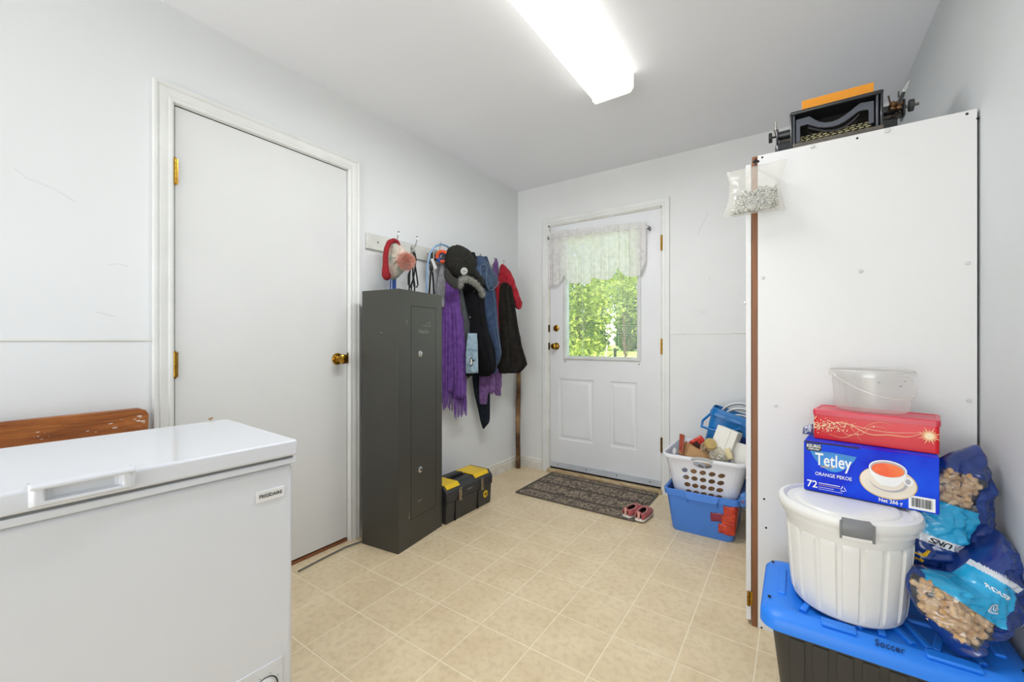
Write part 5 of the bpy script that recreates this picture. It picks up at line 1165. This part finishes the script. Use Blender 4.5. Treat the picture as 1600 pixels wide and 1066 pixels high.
# tea box
BTZ = LZ + .291
A = Vector((.021, 1.605, 0)); Bv = Vector((.318, 1.566, 0)); rx = (Bv - A).normalized(); ry = Vector((-rx.y, rx.x, 0)); BW = (Bv - A).length; BH = .152; BD = .135
tea = thing('tea_box', 'blue tea carton with orange cup picture lying on the white bucket lid', 'box', (A.x, A.y, BTZ), rz=math.atan2(rx.y, rx.x))
M_tea = mat('tea_blue', '#0418c4', .45, var=(7, .5), col2='#064fe6', spec=.2)
MB().box(0, BW, 0, BD, 0, BH).build('carton_body', M_tea, tea, bevel=.0015)
MB().box(.002, BW * .45, -.0004, .004, BH - .003, BH + .0006).build('dark_strip', M_ink, tea, smooth=0)  # black strip along part of the top front edge
def TP(u, v, o_=0.0): return (u * BW, -.0005 - o_, BH * (1 - v))
def teapoly(pts, m, o_, nm): MB().rings([[TP(u, v, o_) for u, v in pts], [TP(u, v, o_ + .0003) for u, v in pts]]).build(nm, m, tea, smooth=0)
def ell(cu, cv, ru, rv_, n=40, a0=0, a1=360): return [(cu + ru * math.cos(R(a0 + (a1 - a0) * k / n)), cv + rv_ * math.sin(R(a0 + (a1 - a0) * k / n))) for k in range(n if a1 - a0 == 360 else n + 1)]
P_w = mat('print_white', '#f6f6f4', .4); P_k = mat('print_black', '#0c0c10', .4); P_c = mat('print_cyan', '#1b8ee0', .35, var=(20, .3)); P_y = mat('print_gold', '#d9b65a', .4); P_or = mat('print_tea', '#f0571a', .3, var=(14, .2), col2='#f7843a'); P_cr = mat('print_cream', '#efe3d0', .4); P_sh = mat('print_shade', '#b7b2b8', .4); P_nv = mat('print_navy', '#1a2a5c', .4)
teapoly([(.02, .035), (.150, .035), (.150, .155), (.135, .185), (.035, .185), (.02, .155)], P_k, 0, 'black_badge')
text('KEURIG', .014, TP(.085, .085, .0008), (1, 0, 0), (0, 0, 1), P_w, tea, .015, W=False, fit=.034); text('COMPATIBLE', .006, TP(.085, .145, .0008), (1, 0, 0), (0, 0, 1), P_w, tea, .02, W=False, fit=.028)
lens = [(.055 + .375 * k / 20, .185 - .02 * math.sin(math.pi * k / 20)) for k in range(21)] + [(.43 - .375 * k / 20, .19 + .36 * math.sin(math.pi * k / 20) ** .8) for k in range(1, 20)]
teapoly(lens, P_c, 0, 'brand_shape')
text('Tetley', .053, TP(.243, .345, .0010), (1, .0, 0), (0, 0, 1), P_w, tea, .012, W=False, fit=.088); text('DEPUIS 1837', .008, TP(.20, .475, .0010), (1, 0, 0), (0, 0, 1), P_y, tea, .02, W=False, fit=.034)
text('ORANGE PEKOE', .0145, TP(.245, .635, .0006), (1, 0, 0), (0, 0, 1), P_w, tea, .005, W=False, fit=.088)
text('72', .030, TP(.072, .865, .0006), (1, 0, 0), (0, 0, 1), P_w, tea, .015, W=False, fit=.026)
teapoly([(.125, .81), (.30, .81), (.30, .822), (.125, .822)], P_w, 0, 'print_line'); teapoly([(.125, .85), (.30, .85), (.30, .858), (.125, .858)], P_y, 0, 'print_line'); teapoly([(.125, .895), (.25, .895), (.25, .903), (.125, .903)], P_w, 0, 'print_line'); teapoly([(.125, .935), (.32, .935), (.32, .942), (.125, .942)], P_w, 0, 'print_line')
for k in range(3):
    a = R(90 + 120 * k); a2 = R(90 + 120 * (k + 1)); cu, cv = .325, .86
    p0 = Vector((cu + .034 * math.cos(a), cv - .085 * math.sin(a))); p1 = Vector((cu + .034 * math.cos(a2), cv - .085 * math.sin(a2))); c0 = Vector((cu, cv)); s0 = p0.lerp(p1, .08); s1 = p0.lerp(p1, .72)
    teapoly([tuple(s0), tuple(s1), tuple(s1.lerp(c0, .34)), tuple(s0.lerp(c0, .34))], P_w, 0, 'recycling_arrow')
text('Net 266 g', .0145, TP(.675, .925, .0006), (1, 0, 0), (0, 0, 1), P_w, tea, .02, W=False, fit=.050)
teapoly([(.80, .735), (.975, .735), (.975, .975), (.80, .975)], P_w, 0, 'barcode_panel'); b = MB(); rnd = random.Random(3); u = .818
while u < .955:
    wd_ = rnd.choice([.0022, .0035, .006]); b.rings([[TP(u, .77, .0006), TP(u + wd_, .77, .0006), TP(u + wd_, .93, .0006), TP(u, .93, .0006)], [TP(u, .77, .0008), TP(u + wd_, .77, .0008), TP(u + wd_, .93, .0008), TP(u, .93, .0008)]]); u += wd_ + rnd.choice([.002, .003, .004])
tag(b.build('barcode_bars', P_k, tea, smooth=0), kind='stuff')
for (cu, cv, ru, rv_, m, o_, nm) in ((.655, .585, .205, .300, P_y, 0, 'saucer_rim'), (.655, .580, .198, .288, P_cr, .0004, 'saucer'), (.660, .560, .135, .190, P_sh, .0008, 'saucer_ring'), (.650, .540, .125, .180, P_cr, .0012, 'saucer_well')):
    teapoly(ell(cu, cv, ru, rv_), m, o_, nm)
teapoly(ell(.80, .50, .034, .075), P_w, .0016, 'cup_handle'); teapoly(ell(.796, .50, .018, .048), P_sh, .0020, 'handle_gap')
cupb = [(.52, .34), (.535, .46), (.575, .58), (.61, .64), (.70, .64), (.74, .58), (.775, .46), (.79, .34)]; teapoly(cupb, P_w, .0024, 'cup')
teapoly(ell(.655, .325, .135, .165), P_w, .0028, 'cup_rim'); teapoly(ell(.655, .325, .124, .145), P_sh, .0032, 'cup_inside'); teapoly(ell(.655, .340, .115, .125), P_or, .0036, 'tea_surface')
# clear wrap corner at the left end
o = pillow([(1255, 668), (1254, 678)], [(1271, 662), (1272, 680)], .006, lambda x, y, t: PY(x, y, 1.70) + Vector((0, -t, 0)), seed=4, cr=.006, n=10, m=10).build('wrapper_scrap', film('wrap_blue', '#3f5fae', .35, .15, .25), smooth=180, merge=True)
tag(o, 'crumpled bluish clear wrapper sticking out behind the left end of the tea box', 'wrapper')

# red tin
TZ = BTZ + BH + .001
A = Vector((.046, 1.664, 0)); Bv = Vector((.329, 1.610, 0)); rx2 = (Bv - A).normalized(); TW_ = (Bv - A).length; TH_ = .094; TD = .14
tin = thing('red_tin', 'shiny red rectangular tin with golden swirls on top of the tea box', 'tin', (A.x, A.y, TZ), rz=math.atan2(rx2.y, rx2.x))
M_tin = mat('tin_red', '#cf0f1c', .22, var=(4, .12), col2='#e02330', coat=.1, spec=.3)
hxx, hyy = TW_ / 2, TD / 2
b = MB(); tub(b, [(0, hxx - .003, hyy - .003, .008), (.001, hxx - .0015, hyy - .0015, .009), (TH_ - .017, hxx - .0015, hyy - .0015, .009)], hxx, hyy, cap=True, n=5); b.build('tin_body', M_tin, tin, smooth=30)
b = MB(); tub(b, [(TH_ - .017, hxx + .001, hyy + .001, .010), (TH_ - .003, hxx + .001, hyy + .001, .010), (TH_, hxx - .001, hyy - .001, .009), (TH_, hxx - .008, hyy - .008, .006), (TH_ - .002, hxx - .010, hyy - .010, .005)], hxx, hyy, cap=True, n=5); b.build('tin_lid', mat('tin_lid_red', '#d0384c', .35, var=(4, .1), coat=.1), tin, smooth=30)
P_g = mat('gold_swirl', '#f5b27c', .35); P_gl = mat('gold_glint', '#fbe3b4', .35)
def TU(u, v, o_=.0006): return Vector((u * TW_, .0015 - .0006 - o_, (TH_ - .018) * (1 - v)))
def swirl(fn, w0, m, nm, n=70):
    b = MB(); rr = []
    for k in range(n + 1):
        t = k / n; u, v = fn(t); wd_ = w0 * (.4 + .6 * math.sin(math.pi * t)); rr.append([TU(u, v - wd_), TU(u, v + wd_)])
    b.rings(rr, cap=False, close=False); b.build(nm, m, tin, smooth=0)
swirl(lambda t: (.02 + .92 * t, .42 + .20 * math.sin(t * 8.5 + 2.6) * (1 - .35 * t) + .10 * math.sin(t * 17) * t), .020, P_g, 'swirl_line')
swirl(lambda t: (.02 + .60 * t, .50 - .35 * math.sin(t * 9) * t + .04 * math.sin(t * 30)), .012, P_g, 'swirl_line'); swirl(lambda t: (.15 + .5 * t, .75 - .6 * t + .22 * math.sin(t * 6)), .010, P_g, 'swirl_line')
swirl(lambda t: (.10 + .84 * t, .60 - .35 * t ** .5 + .25 * math.sin(t * 5 + 4) * (1 - t)), .008, P_gl, 'swirl_line'); swirl(lambda t: (.28 + .15 * t, .08 + .84 * t), .010, P_g, 'swirl_line')
b = MB(); rnd = random.Random(8)
for k in range(170):
    u = abs(rnd.gauss(.10, .13)) + .005; v = min(.96, max(.04, .42 + rnd.gauss(0, .13))); s = rnd.uniform(.0008, .0024); c = TU(min(u, .95), v, .001); b.poly([c + Vector((s, 0, 0)), c + Vector((0, 0, s)), c - Vector((s, 0, 0)), c - Vector((0, 0, s))])
tag(b.build('sparkles', P_gl, tin, smooth=0), kind='stuff')
b = MB(); c = TU(.925, .36, .0014)
pts = []
for k in range(32):
    a = 2 * math.pi * k / 32; r = .011 if k % 2 else (.026 if k % 4 else .019); pts.append(c + Vector((r * math.cos(a), 0, r * math.sin(a))))
b.poly(pts); b.build('starburst', P_g, tin, smooth=0); b = MB(); b.poly([TU(.925, .36, .0018) + Vector((.009 * math.cos(R(20 * k)), 0, .009 * math.sin(R(20 * k)))) for k in range(18)]); b.build('starburst_core', P_gl, tin, smooth=0)

# clear pail on the tin
cp2 = thing('clear_pail', 'small translucent white plastic pail with wire-like handle on the red tin', 'bucket', (.198, 1.748, TZ + TH_)); cp2.scale = (1.05, 1.05, 1.10)
M_clr = film('translucent_plastic', '#f4f3ef', .80, .12, .05)
MB().lathe([(.001, .001), (.080, .001), (.085, .004), (.087, .012), (.094, .098), (.101, .0985), (.102, .110), (.099, .116), (.096, .116)], 64, cap=False).build('pail_body', M_clr, cp2, solid=.0012, smooth=40)
MB().torus((0, 0, .1145), .0985, .0022, None, 64, 8).build('rim', film('translucent_rim', '#f4f3ef', .3, .12, .08), cp2, smooth=60)
P = []
for k in range(25):
    a = math.pi * k / 24; v = Vector((-.100 * math.cos(a), -.100 * math.sin(a) * .98, .098 - .070 * math.sin(a) * (.6 + .4 * k / 24))); P.append(Matrix.Rotation(R(28), 3, 'Z') @ v)
MB().tube(P, .0020, 8).build('handle', film('translucent_rim', '#f4f3ef', .3, .12, .08), cp2)
for s in (0, -1): MB().ball(P[s], .006, 10).build('handle_pivot', film('translucent_rim', '#f4f3ef', .3), cp2)
b = MB()
for x, y in ((1373, 598), (1407, 604), (1414, 596)): c = PY(x, y, 1.63); b.poly([c + Vector((.0035 * math.cos(R(60 * k)), 0, .0016 * math.sin(R(60 * k)))) for k in range(6)])
b.build('smudge_marks', mat('smudge_grey', '#8f8f8a', .8), cp2, W=True, smooth=0)

# peanut bags
M_bag = mat('bag_blue', '#1c3f8c', .16, var=(6, .2), col2='#142f70', bump=(16, .5), coat=.6); M_cy = mat('bag_cyan', '#22a9dc', .18, var=(8, .1), bump=(16, .4), coat=.6); M_bw = mat('bag_white', '#dfe3e8', .2, bump=(16, .4), coat=.5); M_bfilm = film('bag_window', '#cfd3dc', .86, .06, .10)
M_nut = mat('peanut_shell', '#eecda0', .75, var=(60, .3), col2='#cf9f68', bump=(240, .6))
def peanut(b, c, d, l=.013, r=.0075):
    d = d.normalized(); s = d.orthogonal().normalized(); w_ = d.cross(s); rr = []
    for z, q in ((-1, .25), (-.8, .75), (-.5, 1), (-.15, .8), (.0, .72), (.2, .82), (.5, 1), (.8, .72), (1, .2)): rr.append([c + d * (z * l) + (s * math.cos(a) + w_ * math.sin(a)) * r * q for a in [k * math.pi / 4 for k in range(8)]])
    b.rings(rr)
def nutbag(name, label, cpx, cpy, d0, rot, outline, Tk, regions, tilt, seed, prints, wr=(.010, .045)):
    """a filled bag: its outline (photo pixels) is laid on an upright plane d0 m away and swells to both sides of it;
    a runs across the bag, b down it, both turned by rot; regions and prints are placed in (a, b)"""
    N = Vector((S_, -C_, 0)); ca, sa = math.cos(rot), math.sin(rot); kpm = 650 / d0
    t = thing(name, label, 'bag', tuple(PD(cpx, cpy, d0)))
    P = [(x - cpx, y - cpy) for x, y in outline]; NR = 240; RT = []
    for k in range(NR):
        an = 2 * math.pi * k / NR; dx, dy = math.cos(an), math.sin(an); best = 1
        for (x0, y0), (x1, y1) in zip(P, P[1:] + P[:1]):
            ex, ey = x1 - x0, y1 - y0; det = dx * -ey + dy * ex
            if abs(det) < 1e-9: continue
            r = (x0 * -ey + y0 * ex) / det; q = (dx * y0 - dy * x0) / det
            if r > 0 and -.001 <= q <= 1.001: best = max(best, r)
        RT.append(best)
    def RR(an): f = (an / (2 * math.pi) * NR) % NR; i = int(f) % NR; return RT[i] + (RT[(i + 1) % NR] - RT[i]) * (f - int(f))
    def Sxy(x, y, k, ext=0.0):
        rho = min(1, math.hypot(x, y) / RR(math.atan2(y, x) % (2 * math.pi))); a, b_ = x * ca + y * sa, -x * sa + y * ca
        e = max(0, 1 - rho ** 3.2) ** .55; e2 = min(1, (1 - rho) * 6)
        q = noise.noise(Vector((x * .03 + seed, y * .03, seed))) * .012
        q -= abs(noise.noise(Vector((a * wr[0] + seed, b_ * wr[1] + a * .012, seed * 2.0)))) * .024
        q += noise.noise(Vector((x * .10, y * .10, seed))) * .005 + abs(noise.noise(Vector((x * .05 + 9, y * .07, seed)))) * .012
        return PD(cpx + x, cpy + y, d0 + tilt * y) + N * (k * (Tk * e + e2 * q) + ext)
    def Sab(a, b_, k, ext=0.0): return Sxy(a * ca - b_ * sa, a * sa + b_ * ca, k, ext)
    b = MB(); na, nr = 260, 84
    for sgn in (1, -1):
        base = len(b.v)
        for j in range(nr + 1):
            rho = (j / nr) ** .8
            for i in range(na):
                an = 2 * math.pi * i / na; r = RR(an) * rho; b.v.append(Sxy(r * math.cos(an), r * math.sin(an), sgn))
        for j in range(nr):
            for i in range(na):
                an = 2 * math.pi * (i + .5) / na; r = RR(an) * ((j + .5) / nr) ** .8; x, y = r * math.cos(an), r * math.sin(an); A_, B_ = x * ca + y * sa, -x * sa + y * ca; mi = 0
                if sgn > 0:
                    for (a0, a1, b0, b1, k) in regions:
                        if a0 <= A_ < a1 and b0 <= B_ < b1: mi = k
                i2 = (i + 1) % na; b.f.append((base + j * na + i, base + j * na + i2, base + (j + 1) * na + i2, base + (j + 1) * na + i)); b.m.append(mi)
    b.build('bag_film', [M_bag, M_cy, M_bw, M_bfilm], t, W=True, smooth=75, merge=True)
    rnd = random.Random(seed); b = MB(); sp = 13.0
    for (a0, a1, b0, b1, k) in regions:
        if k != 3: continue
        for off in (-.0125, -.022):
            y = b0 + 2
            while y < b1 - 1:
                x = a0 + rnd.uniform(0, 6)
                while x < a1 - 3:
                    A_, B_ = x + rnd.uniform(-2, 2), y + rnd.uniform(-2, 2); X_, Y_ = A_ * ca - B_ * sa, A_ * sa + B_ * ca
                    if math.hypot(X_, Y_) < .95 * RR(math.atan2(Y_, X_) % (2 * math.pi)):
                        c = Sab(A_, B_, 1, off); g_ = rnd.uniform(-1.0, 1.0)
                        dd = (Sab(A_ + 3, B_, 1, off) - c).normalized() * math.cos(g_) + (Sab(A_, B_ + 3, 1, off) - c).normalized() * math.sin(g_)
                        peanut(b, c, dd, .0138, .0088)
                    x += sp * rnd.uniform(.85, 1.15)
                y += sp * .66
    tag(b.build('peanuts', M_nut, t, W=True, smooth=180), kind='stuff')
    for (body, size, a, bb, m_, turn, fit) in prints:
        cz, sz = math.cos(turn), math.sin(turn)
        def sf(x, y, z, a=a, bb=bb): return Sab(a + (x * cz + y * sz) * kpm, bb + (x * sz - y * cz) * kpm, 1, .0014 + z)
        text(body, size, None, (1, 0, 0), (0, 1, 0), m_, t, .015, fit=fit, surf=sf)
    return t, Sab
P_bk = mat('print_outline', '#15181f', .4); P_yl = mat('bag_yellow', '#f0bd1c', .3)
t1, S1 = nutbag('peanut_bag', 'lower blue peanut bag lying on the tote lid against the right wall', 1508, 925, 1.060, R(34),
    [(1421, 900), (1432, 890), (1450, 889), (1468, 892), (1487, 895), (1508, 881), (1526, 862), (1541, 842), (1553, 824), (1574, 845), (1591, 862), (1598, 890), (1597, 922), (1588, 946), (1568, 970), (1546, 990), (1515, 1003), (1500, 1017), (1490, 1020), (1478, 1004), (1455, 978), (1435, 950), (1423, 925)],
    .068, [(-90, 20, 20, 66, 3), (-80, 22, -38, 20, 1), (-25, 24, -47, -38, 2), (58, 76, -34, 28, 2)], -.00055, 11,
    [('ROASTED', .012, -6, -22, P_w, 0, .045)])
b = MB(); K1 = 650 / 1.06
for r0, r1 in ((.0125, .0105), (.009, .0078)):
    b.rings([[S1(-4 + q * K1 * math.cos(a), 2 + q * K1 * math.sin(a), 1, .0018) for a in [2 * math.pi * k / 28 for k in range(28)]] for q in (r0, r1)], cap=False)
b.build('round_seal', P_w, t1, W=True, smooth=0)
text('U', .012, None, (1, 0, 0), (0, 1, 0), P_w, t1, .015, surf=lambda x, y, z: S1(-4 + x * K1, 2 - y * K1, 1, .0018 + z))
t2, S2 = nutbag('peanut_bag', 'upper blue peanut bag slumped between the tea box and the right wall', 1486, 800, 1.165, R(17),
    [(1426, 880), (1422, 850), (1424, 812), (1440, 780), (1456, 742), (1472, 716), (1489, 706), (1508, 701), (1526, 694), (1533, 705), (1539, 726), (1546, 752), (1547, 788), (1545, 822), (1534, 851), (1515, 878), (1487, 898), (1466, 891), (1445, 888)],
    .046, [(-60, 10, -62, -12, 3), (-70, 12, -12, 42, 1), (-70, 12, 42, 54, 2)], -.0002, 23,
    [('UNS', .020, -26, 48, P_bk, math.pi, .042), ('P', .055, -38, 74, P_yl, math.pi, None)], wr=(.03, .03))
b = MB(); b.rings([[S2(a, bb, 1, .0015) for a in (40, 45, 50)] for bb in (2, 12, 22)], cap=False, close=False); b.build('white_label', M_bw, t2, W=True, smooth=180)
